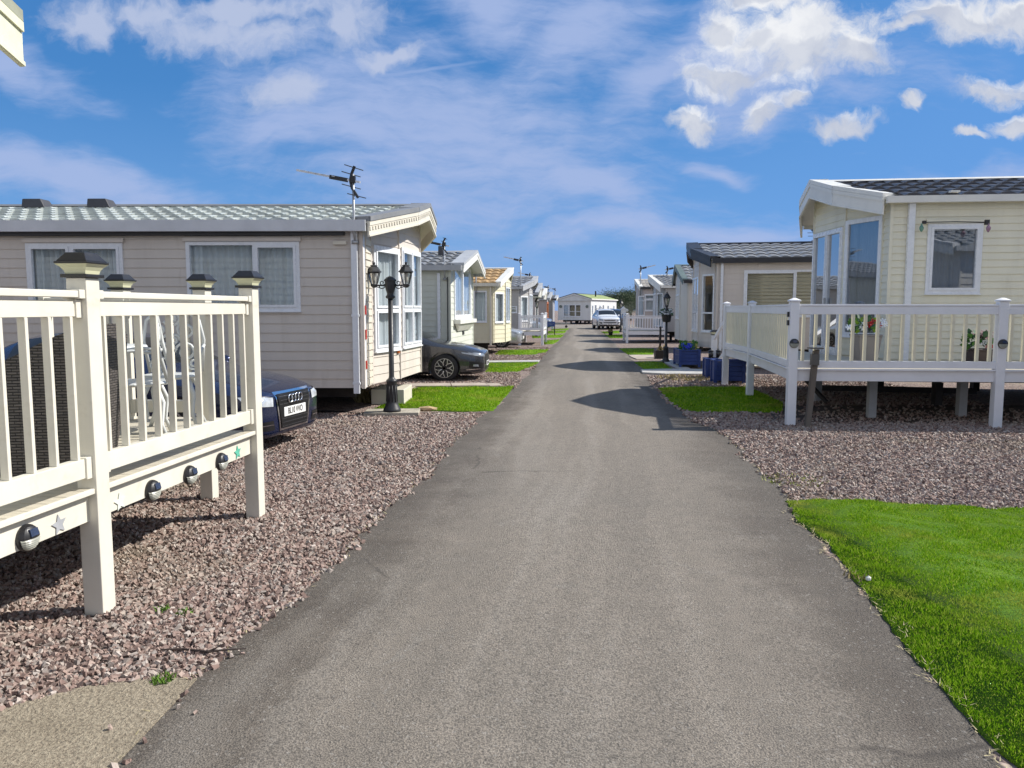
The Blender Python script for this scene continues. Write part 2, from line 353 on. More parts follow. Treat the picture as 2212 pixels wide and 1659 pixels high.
def lawn(px, label, dens, hgt, extra=None, zt=.014):
    P = [tuple(gr(*p)[:2]) for p in px]
    if extra: P += extra
    Q = []                                                   # ragged outline
    for i, p in enumerate(P):
        q = P[(i + 1) % len(P)]; d = math.hypot(q[0] - p[0], q[1] - p[1]); n = max(1, min(60, int(d / .07)))
        for k in range(n):
            t = k / n; j = .018 if n > 1 else 0
            Q.append((p[0] + (q[0] - p[0]) * t + random.uniform(-j, j), p[1] + (q[1] - p[1]) * t + random.uniform(-j, j)))
    LAWNS.append(P)
    mb = MB().prism(Q, -.01, zt)
    xs = [p[0] for p in P]; ys = [p[1] for p in P]; area = abs(sum(P[i - 1][0] * P[i][1] - P[i][0] * P[i - 1][1] for i in range(len(P)))) / 2
    n = int(area * dens * (max(xs) - min(xs)) * (max(ys) - min(ys)) / max(area, .01))
    X = rng.uniform(min(xs) - .02, max(xs) + .02, n); Y = rng.uniform(min(ys) - .02, max(ys) + .02, n); k = inpoly(X, Y, P)
    vis = (np.abs(X) / np.maximum(Y, .1) < .80) & (Y > 1.6)
    k &= vis; X, Y = X[k], Y[k]; n = len(X)
    H = hgt * rng.uniform(.35, 1.1, n) * (.72 + .5 * np.sin(X * 9.1 + 2 * np.sin(Y * 6.3)) * np.sin(Y * 11.7 + 1.7 * np.sin(X * 7.9))); Wd = hgt * rng.uniform(.07, .14, n) + Y * .00022; a = rng.uniform(0, 2 * math.pi, n); ln = rng.uniform(.2, 1.3, n) * H; b = rng.uniform(0, 2 * math.pi, n)
    V = np.zeros((n, 3, 3), np.float32); cx, cy = np.cos(a) * Wd, np.sin(a) * Wd
    V[:, 0] = np.stack((X - cx, Y - cy, np.full(n, zt - .004)), 1); V[:, 1] = np.stack((X + cx, Y + cy, np.full(n, zt - .004)), 1)
    V[:, 2] = np.stack((X + np.cos(b) * ln, Y + np.sin(b) * ln, zt + H), 1)
    o = mb.build('grass', [TM, BM_], recalc=False)
    me = o.data; nv, nf = len(me.vertices), len(me.polygons)
    v0 = np.zeros(nv * 3, np.float32); me.vertices.foreach_get('co', v0)
    fa = [tuple(p.vertices) for p in me.polygons]
    me2 = bpy.data.meshes.new('grass'); tot = np.concatenate((v0, V.ravel()))
    me2.vertices.add(len(tot) // 3); me2.vertices.foreach_set('co', tot)
    loops = [i for f in fa for i in f]; st = []; c0 = 0
    for f in fa: st.append(c0); c0 += len(f)
    tl = np.arange(3 * n, dtype=np.int32) + nv
    L = np.concatenate((np.array(loops, np.int32), tl)); S = np.concatenate((np.array(st, np.int32), c0 + 3 * np.arange(n, dtype=np.int32)))
    T = np.concatenate((np.array([len(f) for f in fa], np.int32), np.full(n, 3, np.int32)))
    me2.loops.add(len(L)); me2.loops.foreach_set('vertex_index', L); me2.polygons.add(len(S)); me2.polygons.foreach_set('loop_start', S); me2.polygons.foreach_set('loop_total', T)
    mi = np.concatenate((np.zeros(len(fa), np.int32), np.ones(n, np.int32))); me2.materials.append(TM); me2.materials.append(BM_); me2.polygons.foreach_set('material_index', mi)
    me2.update(calc_edges=True); me2.validate(); o.data = me2; bpy.data.meshes.remove(me)
    return kind(o, 'stuff', label)
rp = [(2300, 1700), (2250, 1700), (2190, 1652), (2110, 1572), (2030, 1487), (1950, 1392), (1880, 1297), (1830, 1232), (1790, 1177), (1745, 1142), (1722, 1128), (1700, 1085), (1760, 1082), (1860, 1083), (1960, 1092), (2080, 1096), (2140, 1103), (2212, 1100)]
lawn(rp, 'bright green lawn beside the lane, largest and nearest lawn', 17000, .021, [(5.2, 6.3), (9, 6.3), (9, .5), (2.2, .5)])
lawn([(800, 889), (835, 872), (868, 858), (884, 846), (905, 838), (1000, 837.5), (1110, 836.5), (1098, 850), (1065, 888), (1000, 890), (900, 887)], 'lawn behind the twin lamp post', 2600, .045)
lawn([(1000, 800), (1045, 785), (1100, 783), (1164, 783), (1152, 792), (1120, 803), (1080, 806), (1030, 805)], 'lawn in front of the dark grey hatchback', 900, .045)
lawn([(1068, 768), (1078, 757), (1130, 756), (1186, 755.5), (1178, 762), (1155, 767), (1110, 768)], 'lawn by the tiled tan roof caravan', 500, .045)
lawn([(1176, 744), (1175, 736), (1209, 733.5), (1203, 739), (1194, 743.5)], 'small lawn beside the far white decking', 300, .04)
lawn([(1150, 730.5), (1150, 724), (1219, 723), (1211, 729.5)], 'lawn under the blue sign', 250, .04)
lawn([(1183, 721), (1183, 715.5), (1224, 714.5), (1219, 720)], 'lawn strip beyond the blue sign', 150, .04)
lawn([(1190, 714), (1192, 711), (1229, 709.8), (1226, 713)], 'farthest lawn strip before the end caravan', 150, .04)
lawn([(1421, 840), (1455, 838), (1500, 837), (1614, 837), (1655, 855), (1690, 872), (1690, 892), (1640, 892), (1560, 893), (1500, 891), (1475, 886), (1448, 870)], 'shaded lawn before the cream caravan decking', 2400, .045)
lawn([(1370, 783), (1400, 781.5), (1428, 782), (1455, 799), (1430, 800), (1392, 799.5)], 'shaded lawn by the black tub', 600, .04)
lawn([(1338, 753.7), (1375, 753), (1412, 753.7), (1410, 767), (1390, 767), (1361, 769)], 'shaded lawn before the right hand far decking', 400, .04)
lawn([(1306, 723.5), (1346, 723), (1346, 730.5), (1318, 730.5)], 'small shaded lawn near the white car', 250, .04)
lawn([(1298, 717), (1338, 714.5), (1338, 720.5), (1306, 721)], 'farthest shaded lawn by the white car', 200, .04)

# dark sheets: shade between stones and under decking put into colour, with some earth
SHADE_SOIL = mat('shade_and_soil', (.085, .064, .052), .95, var=.35, vs=6, bump=.8, bs=40)
def soil(px, z, label, extra=()):
    P = [tuple(gr(*p)[:2]) for p in px] + list(extra); b = MB(); n_ = len(P); b.add([(x, y, z) for x, y in P], [tuple(range(n_))]); o = b.build('ground', SHADE_SOIL); kind(o, 'structure', label)
kind(MB().grid([[(-6.5, y, .0022), (float(xl(y)) + .1, y, .0022)] for y in np.arange(1.5, 12.7, .1)]).build('ground', SHADE_SOIL), 'structure', 'dark sheet under the gravel left of the lane, its colour standing for shaded gaps')
kind(MB().grid([[(float(xr(y)) - .1, y, .0022), (10.5, y, .0022)] for y in np.arange(5.5, 13.6, .1)]).build('ground', SHADE_SOIL), 'structure', 'dark earth sheet under the gravel and decking right of the lane, with shade painted in')
# ---- loose stones
def stone_mat():
    m = bpy.data.materials.new('granite_chippings'); m.use_nodes = True; nt = m.node_tree; b = nt.nodes['Principled BSDF']
    g = nd(nt, 'ShaderNodeNewGeometry'); r = nd(nt, 'ShaderNodeValToRGB'); e = r.color_ramp.elements; r.color_ramp.interpolation = 'LINEAR'
    e[0].color = (.06, .042, .038, 1); e[1].color = (.50, .45, .41, 1)
    for p, c in ((.22, (.245, .165, .137)), (.4, (.33, .235, .198)), (.6, (.375, .29, .245)), (.78, (.295, .265, .24)), (.9, (.44, .37, .31))):
        q = e.new(p); q.color = c4(c)
    nt.links.new(g.outputs['Random Per Island'], r.inputs[0])
    tc = nd(nt, 'ShaderNodeTexCoord'); v = tc.outputs['Object']
    c = mixc(nt, remap(nt, noise(nt, v, 90, 4, .7), .35, .68, 0, .45), r.outputs[0], (.20, .15, .135))
    c = mixc(nt, remap(nt, noise(nt, v, .5, 4), .52, .75, 0, .4), c, (.30, .26, .17))
    nt.links.new(c, b.inputs['Base Color']); setin(b, Roughness=.82, Specular_IOR_Level=.3)
    bn = nd(nt, 'ShaderNodeBump'); setin(bn, Strength=.4, Distance=.004); nt.links.new(noise(nt, v, 220, 3), bn.inputs['Height']); nt.links.new(bn.outputs[0], b.inputs['Normal'])
    return m
ICOV_ = np.array(((0, 0, 1), (.894, 0, .447), (.276, .851, .447), (-.724, .526, .447), (-.724, -.526, .447), (.276, -.851, .447), (.724, .526, -.447), (-.276, .851, -.447), (-.894, 0, -.447), (-.276, -.851, -.447), (.724, -.526, -.447), (0, 0, -1)), np.float32)
ICOV = np.array([(x, y, z) for z in (-1, 1) for y in (-1, 1) for x in (-1, 1)], np.float32) * .72
ICOF_A = np.array(((0, 2, 1), (1, 2, 3), (4, 5, 6), (5, 7, 6), (0, 1, 4), (1, 5, 4), (2, 6, 3), (3, 6, 7), (0, 4, 2), (2, 4, 6), (1, 3, 5), (3, 7, 5)), np.int32)
def stones(X, Y, S, Z0, label):
    n = len(X); V = np.repeat(ICOV[None], n, 0) * (1 + rng.uniform(-.38, .38, (n, 8, 3)))
    V = V * (S[:, None, None] * np.stack((rng.uniform(.9, 1.5, n), rng.uniform(.6, 1.05, n), rng.uniform(.38, .75, n)), 1)[:, None, :])
    q = rng.normal(size=(n, 4)); q /= np.linalg.norm(q, axis=1)[:, None]; w, x, y, z = q.T
    M = np.stack((1 - 2 * (y * y + z * z), 2 * (x * y - z * w), 2 * (x * z + y * w), 2 * (x * y + z * w), 1 - 2 * (x * x + z * z), 2 * (y * z - x * w), 2 * (x * z - y * w), 2 * (y * z + x * w), 1 - 2 * (x * x + y * y)), 1).reshape(n, 3, 3)
    V = np.einsum('nij,nkj->nki', M, V); V[:, :, 0] += X[:, None]; V[:, :, 1] += Y[:, None]; V[:, :, 2] += (Z0 + S * rng.uniform(.1, .75, n))[:, None]
    F = (ICOF_A[None] + 8 * np.arange(n, dtype=np.int32)[:, None, None]).reshape(-1)
    me = bpy.data.meshes.new('gravel'); me.vertices.add(n * 8); me.vertices.foreach_set('co', V.astype(np.float32).ravel())
    me.loops.add(len(F)); me.loops.foreach_set('vertex_index', F); me.polygons.add(n * 12); me.polygons.foreach_set('loop_start', np.arange(0, n * 36, 3, dtype=np.int32)); me.polygons.foreach_set('loop_total', np.full(n * 12, 3, np.int32)); me.polygons.foreach_set('use_smooth', np.zeros(n * 12, bool))
    me.materials.append(SM); me.update(calc_edges=True); o = bpy.data.objects.new('gravel', me); COL.objects.link(o); return kind(o, 'stuff', label)
SM = stone_mat()
def scatter(n, x0, x1, y0, y1, smin, smax, left=True, slabout=True):
    X = rng.uniform(x0, x1, n); Y = rng.uniform(y0, y1, n); S = rng.uniform(smin, smax, n)
    k = (np.abs(X) / np.maximum(Y, .1) < .76)
    j = rng.exponential(.018, n)
    k &= (X < xl(Y) + j - .02) if left else (X > xr(Y) - j + .02)
    if slabout: k &= ~inpoly(X, Y + .02, [(p.x, p.y) for p in SLAB])
    for P in LAWNS: k &= ~inpoly(X, Y, P)
    if not left: k &= ~((Y > 11.35 + .12 * np.sin(X * 5)) & (Y < 13.6) & (X > 3.9) & (rng.random(n) < .86))
    return X[k], Y[k], S[k], np.zeros(k.sum())
a = scatter(36000, -4.6, -.6, 2.5, 5.2, .0095, .0195); b = scatter(36000, -5.6, -.3, 5.2, 8.2, .011, .021); c = scatter(34000, -5.6, 0, 8.2, 12.4, .012, .022)
stones(*[np.concatenate(q) for q in zip(a, b, c)], 'loose pink and grey gravel left of the lane')
a = scatter(30000, 2.2, 7.0, 6.2, 9.0, .012, .022, False); b = scatter(36000, 2.2, 9.0, 9.0, 12.6, .013, .024, False); c = scatter(16000, 2.6, 8.5, 12.6, 19.5, .016, .026, False)
stones(*[np.concatenate(q) for q in zip(a, b, c)], 'loose pink and grey gravel right of the lane')
a = scatter(15000, -4.5, .2, 15.6, 20.5, .017, .026); b = scatter(12000, -2, 1.6, 21, 34, .019, .028); stones(*[np.concatenate(q) for q in zip(a, b)], 'gravel between the farther caravans left of the lane')
# a few stones kicked onto the slab
X = np.array([-1.62, -1.33, -1.42]); Y = np.array([2.95, 3.08, 3.12])
stones(X, Y, np.array([.014, .011, .010]), np.full(3, .012), 'few stray stones lying on the concrete slab')

# straw and dead grass along the edge of the tarmac
def rim():
    mb = MB(); rs = random.Random(8)
    for y in np.arange(2.3, 10.8, .012):
        for side in (0, 1):
            if rs.random() < (.95 if side and y < 6.9 else (.4 if side else .25)):
                x = (float(xr(y)) if side else float(xl(y))) + rs.gauss(.006 if side else -.012, .02); a = rs.uniform(0, 6.28); l = rs.uniform(.012, .05); w = .0022 + .0003 * y; dx, dy = math.cos(a), math.sin(a)
                mb.add([(x - dy * w, y + dx * w, .012), (x + dy * w, y - dx * w, .012), (x + dx * l, y + dy * l, .014 + rs.uniform(0, .02))], ((0, 1, 2),))
    kind(mb.build('dry_grass', DRY_, recalc=False), 'stuff', 'straw and dead grass along the lane edges')
DRY_ = mat('straw', (.42, .36, .20), .9, var=.3, vs=20); rim()
# ---- weeds and litter on the gravel
WEED = mat('weed', (.10, .19, .02), .8, var=.3, vs=20)
DRY = mat('dry_grass', (.36, .29, .13), .9, var=.25, vs=20)
def tuft(p, n, r, h, m, label, name='weed', z0=.0):
    mb = MB()
    for _ in range(n):
        a = random.uniform(0, 6.28); d = r * math.sqrt(random.random()); x, y = p.x + d * math.cos(a), p.y + d * math.sin(a); b = random.uniform(0, 6.28); w = .006 + .0006 * p.y; hh = h * random.uniform(.5, 1.2); l = hh * random.uniform(.2, .9); t = random.uniform(0, 6.28)
        mb.add([(x - w * math.cos(b), y - w * math.sin(b), z0), (x + w * math.cos(b), y + w * math.sin(b), z0), (x + l * math.cos(t), y + l * math.sin(t), z0 + hh)], ((0, 1, 2),))
    return tag(mb.build(name, m, recalc=False), label, 'weed')
tuft(gr(352, 1322), 60, .035, .025, WEED, 'small green weed in the gravel right of the decking post', z0=.01)
tuft(gr(398, 1329), 50, .05, .02, WEED, 'low weed in the gravel nearer the lane', z0=.01)
tuft(gr(352, 1474), 150, .05, .03, WEED, 'green weed clump at the corner of the concrete slab', z0=.005)
tuft(gr(1716, 1040), 150, .32, .03, mat('yellow_weed', (.30, .33, .07), .8, var=.3, vs=20), 'yellowish weed patch in the gravel right of the lane', z0=.01)
tuft(gr(1850, 1247, .02), 22, .08, .04, DRY, 'pale dry grass strands at the edge of the big lawn', z0=.01)
tuft(gr(1490, 818), 500, .8, .07, DRY, 'dry grass in the gravel by the blue tubs', z0=.01)
tuft(gr(795, 868), 160, .22, .28, DRY, 'dry stalks under the corner of the first caravan')
tag(MB().blob((gr(1876, 1250, .03).x, gr(1876, 1250, .03).y, .03), .018, 0, .1).build('pebble', mat('white_pebble', (.7, .7, .64), .6)), 'small white pebble on the edge of the big lawn', 'pebble')
twig = MB().tube([gr(347, 1403, .03), gr(395, 1402, .028), gr(450, 1408, .03), gr(492, 1403, .034), gr(532, 1401, .03)], [.004, .006, .006, .005, .003], 6); twig.tube([gr(450, 1407, .03), gr(470, 1398, .05)], [.005, .003], 5)
tag(twig.build('twig', mat('bark_dark', (.05, .035, .03), .9)), 'dark broken twig lying on the gravel beside the lane', 'twig')
# ================================================================== CARAVANS
UPVC = mat('white_upvc', (.74, .76, .79), .28, var=.03, spec=.5)
GLASS = glass_mat('window_glass', (.88, .93, .94), .05)
GLASS_R = glass_mat('mirror_glass', (.35, .42, .45), .42)
NET = cloth_mat('net_curtain', (.86, .89, .92), .42)
LINEN = cloth_mat('beige_blind', (.58, .49, .33), .3)
DARKIN = mat('interior_shadow', (.10, .09, .08), .9)
WARMIN = mat('interior_beige', (.42, .34, .22), .8, var=.2, vs=2)
BLACKP = mat('black_plastic', (.018, .018, .02), .4, var=.1)
STEEL = mat('galvanised_steel', (.42, .43, .44), .4, .8, var=.1)
UNDER = mat('underframe_steel', (.035, .032, .03), .8, var=.3)
RED = mat('red_reflector', (.55, .03, .015), .2); AMBER = mat('amber_reflector', (.62, .16, .02), .2)
def sided(name, col, dirt=.12):
    return mat('cladding_' + name, col, .5, var=.05, vs=1.3, dirt=dirt * 1.8, stretch=(1.5, 1.5, .30), bump=.05, bs=130)
def tiled(name, col, rough=.4): return mat('rooftile_' + name, col, rough, var=.18, vs=2.0, dirt=.40, bump=.12, bs=120)
def clip(poly, z0, k):                        # keep z <= z0 + k*u
    out = []
    for i, a in enumerate(poly):
        b = poly[(i + 1) % len(poly)]; fa, fb = z0 + k * a[0] - a[1], z0 + k * b[0] - b[1]
        if fa >= 0: out.append(a)
        if (fa >= 0) != (fb >= 0):
            t = fa / (fa - fb); out.append((a[0] + (b[0] - a[0]) * t, a[1] + (b[1] - a[1]) * t))
    return out
class Van: pass
def v3(p, d, n, u, z, o): return (p[0] + d[0] * u + n[0] * o, p[1] + d[1] * u + n[1] * o, z)
def flat(mb, p, d, n, u0, u1, z0, z1, o0, o1, mi=0):
    return mb.hexa([v3(p, d, n, u0, z0, o1), v3(p, d, n, u1, z0, o1), v3(p, d, n, u1, z0, o0), v3(p, d, n, u0, z0, o0),
                    v3(p, d, n, u0, z1, o1), v3(p, d, n, u1, z1, o1), v3(p, d, n, u1, z1, o0), v3(p, d, n, u0, z1, o0)], mi)
def window(V, p, d, n, u0, u1, z0, z1, cols=(), rows=(), cur='net', case=True, glass=None, frame=None, fw=.055, door=False, hood=None, bw=.045):
    fm = frame or UPVC; mb = MB(); A = (mb, p, d, n)
    def F(*a): flat(mb, p, d, n, *a)
    F(u0, u0 + fw, z0, z1, -.04, .035); F(u1 - fw, u1, z0, z1, -.04, .035); F(u0 + fw, u1 - fw, z1 - fw, z1, -.04, .035); F(u0 + fw, u1 - fw, z0, z0 + fw, -.04, .037)
    F(u0 - .01, u1 + .01, z0 - .022, z0, -.02, .055)
    us = [u0 + fw] + [u0 + (u1 - u0) * c for c in cols] + [u1 - fw]; zs = [z0 + fw] + [z0 + (z1 - z0) * c for c in rows] + [z1 - fw]
    for u in us[1:-1]: F(u - bw / 2, u + bw / 2, z0 + fw, z1 - fw, -.04, .033)
    for z in zs[1:-1]:
        for i in range(len(us) - 1): F(us[i] + (bw / 2 if i else 0), us[i + 1] - (bw / 2 if i < len(us) - 2 else 0), z - bw / 2, z + bw / 2, -.04, .03)
    pn = MB(); cu = MB()
    for i in range(len(us) - 1):
        for j in range(len(zs) - 1):
            a, b = us[i] + (bw / 2 if i else 0), us[i + 1] - (bw / 2 if i < len(us) - 2 else 0); c, e = zs[j] + (bw / 2 if j else 0), zs[j + 1] - (bw / 2 if j < len(zs) - 2 else 0)
            cs = case if isinstance(case, bool) else (i in case)
            if cs:
                w = .038
                if door and j == 0: F(a, b, c, c + .16, -.01, .05); c2 = c + .16
                else: F(a, b, c, c + w, -.01, .05); c2 = c + w
                F(a, b, e - w, e, -.01, .05); F(a, a + w, c2, e - w, -.01, .05); F(b - w, b, c2, e - w, -.01, .05); a, b, c, e = a + w, b - w, c2, e - w
            pn.quad(v3(p, d, n, a, c, .006), v3(p, d, n, b, c, .006), v3(p, d, n, b, e, .006), v3(p, d, n, a, e, .006))
    W = V.make(mb, 'door' if door else 'window', [fm], V.root)
    V.make(pn, 'pane', [glass or GLASS], W)
    if hood:
        h = MB(); flat(h, p, d, n, u0 - .03, u1 + .03, z1 + .004, z1 + .05, 0, .06); flat(h, p, d, n, u0 - .03, u1 + .03, z1 + .052, z1 + .075, 0, .04); V.make(h, 'rain_hood', [hood], W)
    if door:
        h = MB()
        for u in us[1:-1]: flat(h, p, d, n, u - .10, u - .07, z0 + .95, z0 + 1.15, .05, .085)
        if len(us) == 2: flat(h, p, d, n, u1 - .14, u1 - .11, z0 + .95, z0 + 1.15, .05, .085)
        V.make(h, 'handle', [STEEL], W)
    if cur in ('net', 'blind', 'drape', 'warm'):
        if cur == 'warm': cu.quad(v3(p, d, n, u0, z0, -.5), v3(p, d, n, u1, z0, -.5), v3(p, d, n, u1, z1, -.5), v3(p, d, n, u0, z1, -.5))
        elif cur == 'blind':
            N = max(8, int((z1 - z0) / .018)); G = []
            for k in range(N + 1):
                z = z0 + (z1 - z0) * k / N; o = -.09 - .014 * math.sin(2 * math.pi * z / .088); G.append([v3(p, d, n, u0, z, o), v3(p, d, n, u1, z, o)])
            cu.grid(G)
        else:
            rs = random.Random(int((u0 * 7 + z0) * 1000)); ph = rs.random() * 6
            spans = [(u0, u1, -.11, .02)] if cur == 'net' else [(u0, u0 + .30 * (u1 - u0), -.13, .03), (u1 - .30 * (u1 - u0), u1, -.13, .03)]
            if cur == 'net' and not V.far: spans += [(u0, u0 + .22, -.07, .022), (u1 - .22, u1, -.07, .022)]
            for a, b, o0, amp in spans:
                N = max(8, int((b - a) / (.014 if not V.far else .04))); G = [[], []]
                for k in range(N + 1):
                    u = a + (b - a) * k / N; o = o0 + amp * (math.sin(u * 62 + ph) + .5 * math.sin(u * 27 + 2 * ph) + .35 * math.sin(u * 131))
                    G[0].append(v3(p, d, n, u, z0, o)); G[1].append(v3(p, d, n, u, z1, o * .9 - .01))
                cu.grid(G)
        V.make(cu, 'curtain' if cur != 'warm' else 'back_wall', [{'blind': LINEN, 'warm': WARMIN}.get(cur, NET)], W, smooth=cur != 'blind')
    return W
def caravan(label, C, th, s, L, W, zb, ze, tp, F, O, wall, tile, trim, gut, verge, wins, pitch=.15, tw=.25, tr=.40, far=False, fh=.17, gh=.11, strip=None, pipe=None, quoin=None, dentil=False, skirt=False, soffit=None, oe=.12, lip=.013, corner=None, tamp=1.0):
    V = Van(); V.s, V.far, V.C, V.th = s, far, Vector(C[:2]), R(th); V.W, V.L, V.ze, V.tp, V.zb = W, L, ze, tp, zb
    V.root = thing('static_caravan', label, 'caravan', (C[0], C[1], 0), R(th), 'static caravans along the lane')
    ct, st_ = math.cos(V.th), math.sin(V.th)
    V.world = lambda a, w: (C[0] + s * a * ct - w * st_, C[1] + s * a * st_ + w * ct)
    def make(mb, name, mats, parent, **k):
        if s < 0: mb.v = [(-x, y, z) for x, y, z in mb.v]; mb.f = [f[::-1] for f in mb.f]
        o = mb.build(name, mats, parent, recalc=k.pop('recalc', False), **k); return o
    V.make = make
    ridge = ze + W / 2 * tp; zr = lambda w: ridge - abs(w - W / 2) * tp; V.zr = zr
    pts = [(-L, 0.0)] + list(F) + [(-L, W), (-L, 0.0)]; V.segs = []
    wm = MB()
    for i in range(len(pts) - 1):
        p, q = pts[i], pts[i + 1]; l = math.hypot(q[0] - p[0], q[1] - p[1])
        if l < 1e-4: V.segs.append(None); continue
        d = ((q[0] - p[0]) / l, (q[1] - p[1]) / l); n = (d[1], -d[0]); V.segs.append((p, d, n, l))
        side = abs(p[1] - q[1]) < 1e-6
        clips = [(ze, 0)] if side else [(ridge - tp * (p[1] - W / 2), -tp * d[1]), (ridge + tp * (p[1] - W / 2), tp * d[1])]
        ztop = ze if side else min(ridge, max(zr(p[1]), zr(q[1]), ridge if (p[1] - W / 2) * (q[1] - W / 2) < 0 else 0))
        holes = []
        for w in wins.get(i, ()):
            if 'px' in w:
                x0, x1, y0, y1 = w['px']; P, Q = V.world(*p), V.world(*q); dx, dy = (Q[0] - P[0]) / l, (Q[1] - P[1]) / l
                def hit(x, y):
                    r = ray(x, y); det = r[0] * (-dy) + dx * r[1]; t = (P[0] * (-dy) + dx * P[1]) / det; X, Y = r[0] * t, r[1] * t
                    return (X - P[0]) * dx + (Y - P[1]) * dy, CH + r[2] * t
                xm, ym = (x0 + x1) / 2, (y0 + y1) / 2; ua, ub = hit(x0, ym)[0], hit(x1, ym)[0]; ua, ub = min(ua, ub), max(ua, ub)
                r4 = (max(.012, ua), min(l - .012, ub), hit(xm, y1)[1], hit(xm, y0)[1])
                if w.get('rpx'): w['rows'] = tuple((hit(xm, y)[1] - r4[2]) / (r4[3] - r4[2]) for y in w['rpx'])
                w['r'] = r4
            u0, u1, z0, z1 = w['r']
            z1 = w['r'][3]; holes.append((u0 + .02, u1 - .02, z0 + .02, z1 - .02)); k = {a: b for a, b in w.items() if a not in ('px', 'r', 'rpx')}
            window(V, p, d, n, u0, u1, z0, z1, **k)
        rows = max(1, int((ztop - zb) / pitch + .999))
        for k in range(rows):
            z0, z1 = zb + k * pitch, zb + (k + 1) * pitch
            cuts = sorted({z0, min(z1, ztop)} | {h for H in holes for h in H[2:] if z0 < h < z1})
            for za, zc in zip(cuts, cuts[1:]):
                zm = (za + zc) / 2; iv = [(0.0, l)]
                for H in holes:
                    if H[2] < zm < H[3]:
                        iv = [x for a, b in iv for x in ((a, min(b, H[0])), (max(a, H[1]), b)) if x[1] - x[0] > 1e-4]
                for a, b in iv:
                    poly = [(a, za), (b, za), (b, zc), (a, zc)]
                    for c in clips: poly = clip(poly, *c) if poly else poly
                    if len(poly) < 3: continue
                    wm.add([v3(p, d, n, u, z, lip * (1 - (z - z0) / pitch)) for u, z in poly], [tuple(range(len(poly)))])
                    if za == z0 and k:
                        us = [u for u, z in poly if z < za + 1e-4]
                        if len(us) > 1: wm.quad(v3(p, d, n, min(us), z0, 0), v3(p, d, n, max(us), z0, 0), v3(p, d, n, max(us), z0, lip), v3(p, d, n, min(us), z0, lip))
        if i < len(pts) - 2:                                    # corner trim at q
            zt = zr(q[1]) - .02; t = .028; wm.box(q[0] - t, q[0] + t * .8, q[1] - t, q[1] + t, zb - .01, zt, 1)
    make(wm, 'wall', [wall, corner or wall], V.root)
    # roof deck / soffit following the overhang outline
    Op = list(O)
    for i in range(len(Op) - 1):
        if (Op[i][1] - W / 2) * (Op[i + 1][1] - W / 2) < 0:
            t = (W / 2 - Op[i][1]) / (Op[i + 1][1] - Op[i][1]); Op.insert(i + 1, (Op[i][0] + t * (Op[i + 1][0] - Op[i][0]), W / 2)); break
    near = [p for p in Op if p[1] <= W / 2 + 1e-6]; farp = [p for p in Op if p[1] >= W / 2 - 1e-6]; rb = -L - .12
    sf = MB()
    for lst, k in ((near, 1), (farp, -1)):
        P = [(rb, lst[0][1] if k == 1 else W / 2)] + lst + [(rb, W / 2 if k == 1 else lst[-1][1])]
        n_ = len(P); vs = [(a, w, zr(w) + .0) for a, w in P] + [(a, w, zr(w) + .03) for a, w in P]
        sf.add(vs, [tuple(range(n_ - 1, -1, -1)), tuple(range(n_, 2 * n_))] + [(i, (i + 1) % n_, n_ + (i + 1) % n_, n_ + i) for i in range(n_)])
    make(sf, 'soffit', [soffit or trim], V.root)
    # tiles
    tl = MB()
    def afront(w): return np.interp(w, [p[1] for p in Op], [p[0] for p in Op])
    lp = math.sqrt(1 + tp * tp)
    for side in (0, 1):
        if far and side: cs = 2
        else: cs = 3 if far else (7 if not side else 3)
        w0, w1 = (Op[0][1], W / 2) if not side else (Op[-1][1], W / 2)
        run = abs(w1 - w0); nr = max(2, round(run * lp / tr)); amax = max(p[0] for p in Op)
        na = int((amax - rb) / tw * cs) + 1; al = rb + np.arange(na + 1) * tw / cs; ph = (al / tw) % 1.0
        wave = (.5 + .5 * np.cos(2 * math.pi * (ph - .12 * np.sin(2 * math.pi * ph)))) * .045 * tamp
        prof = []
        for r in range(nr): prof += [(r / nr, .032, 0), ((r + .5) / nr, .047, .5), ((r + 1) / nr, .065, 1), ((r + 1) / nr, .024, 1)]
        rows_ = []; sgn = 1 if side else -1
        for t, h, sc in prof:
            wv = W / 2 + sgn * t * run + sgn * sc * (.5 - wave / .045 / max(tamp, .1)) * .05
            zz = ridge - np.abs(wv - W / 2) * tp + h + wave * (.6 if h > .03 else .25)
            rows_.append(list(zip(al, wv, zz)))
        o = len(tl.v); m_ = na + 1
        for row in rows_: tl.v += [tuple(map(float, q)) for q in row]
        for r in range(len(rows_) - 1):
            t = (prof[r][0] + prof[r + 1][0]) / 2; lim = float(afront(W / 2 + sgn * t * run)) - (.20 if not far else .12)
            for k in range(na):
                if al[k + 1] < lim: tl.f.append((o + r * m_ + k, o + r * m_ + k + 1, o + (r + 1) * m_ + k + 1, o + (r + 1) * m_ + k)); tl.m.append(0)
    make(tl, 'roof', [tile], V.root, smooth=False)
    rc = MB(); amid = float(afront(W / 2)); rc.hexa([(rb, W / 2 - .10, ridge + .06), (amid, W / 2 - .10, ridge + .05), (amid, W / 2 + .10, ridge + .05), (rb, W / 2 + .10, ridge + .06), (rb, W / 2 - .05, ridge + .10), (amid, W / 2 - .05, ridge + .085), (amid, W / 2 + .05, ridge + .085), (rb, W / 2 + .05, ridge + .10)])
    make(rc, 'ridge_cap', [verge if far or strip is None else verge], V.root)
    vg = MB(); fb = MB(); dn = MB()
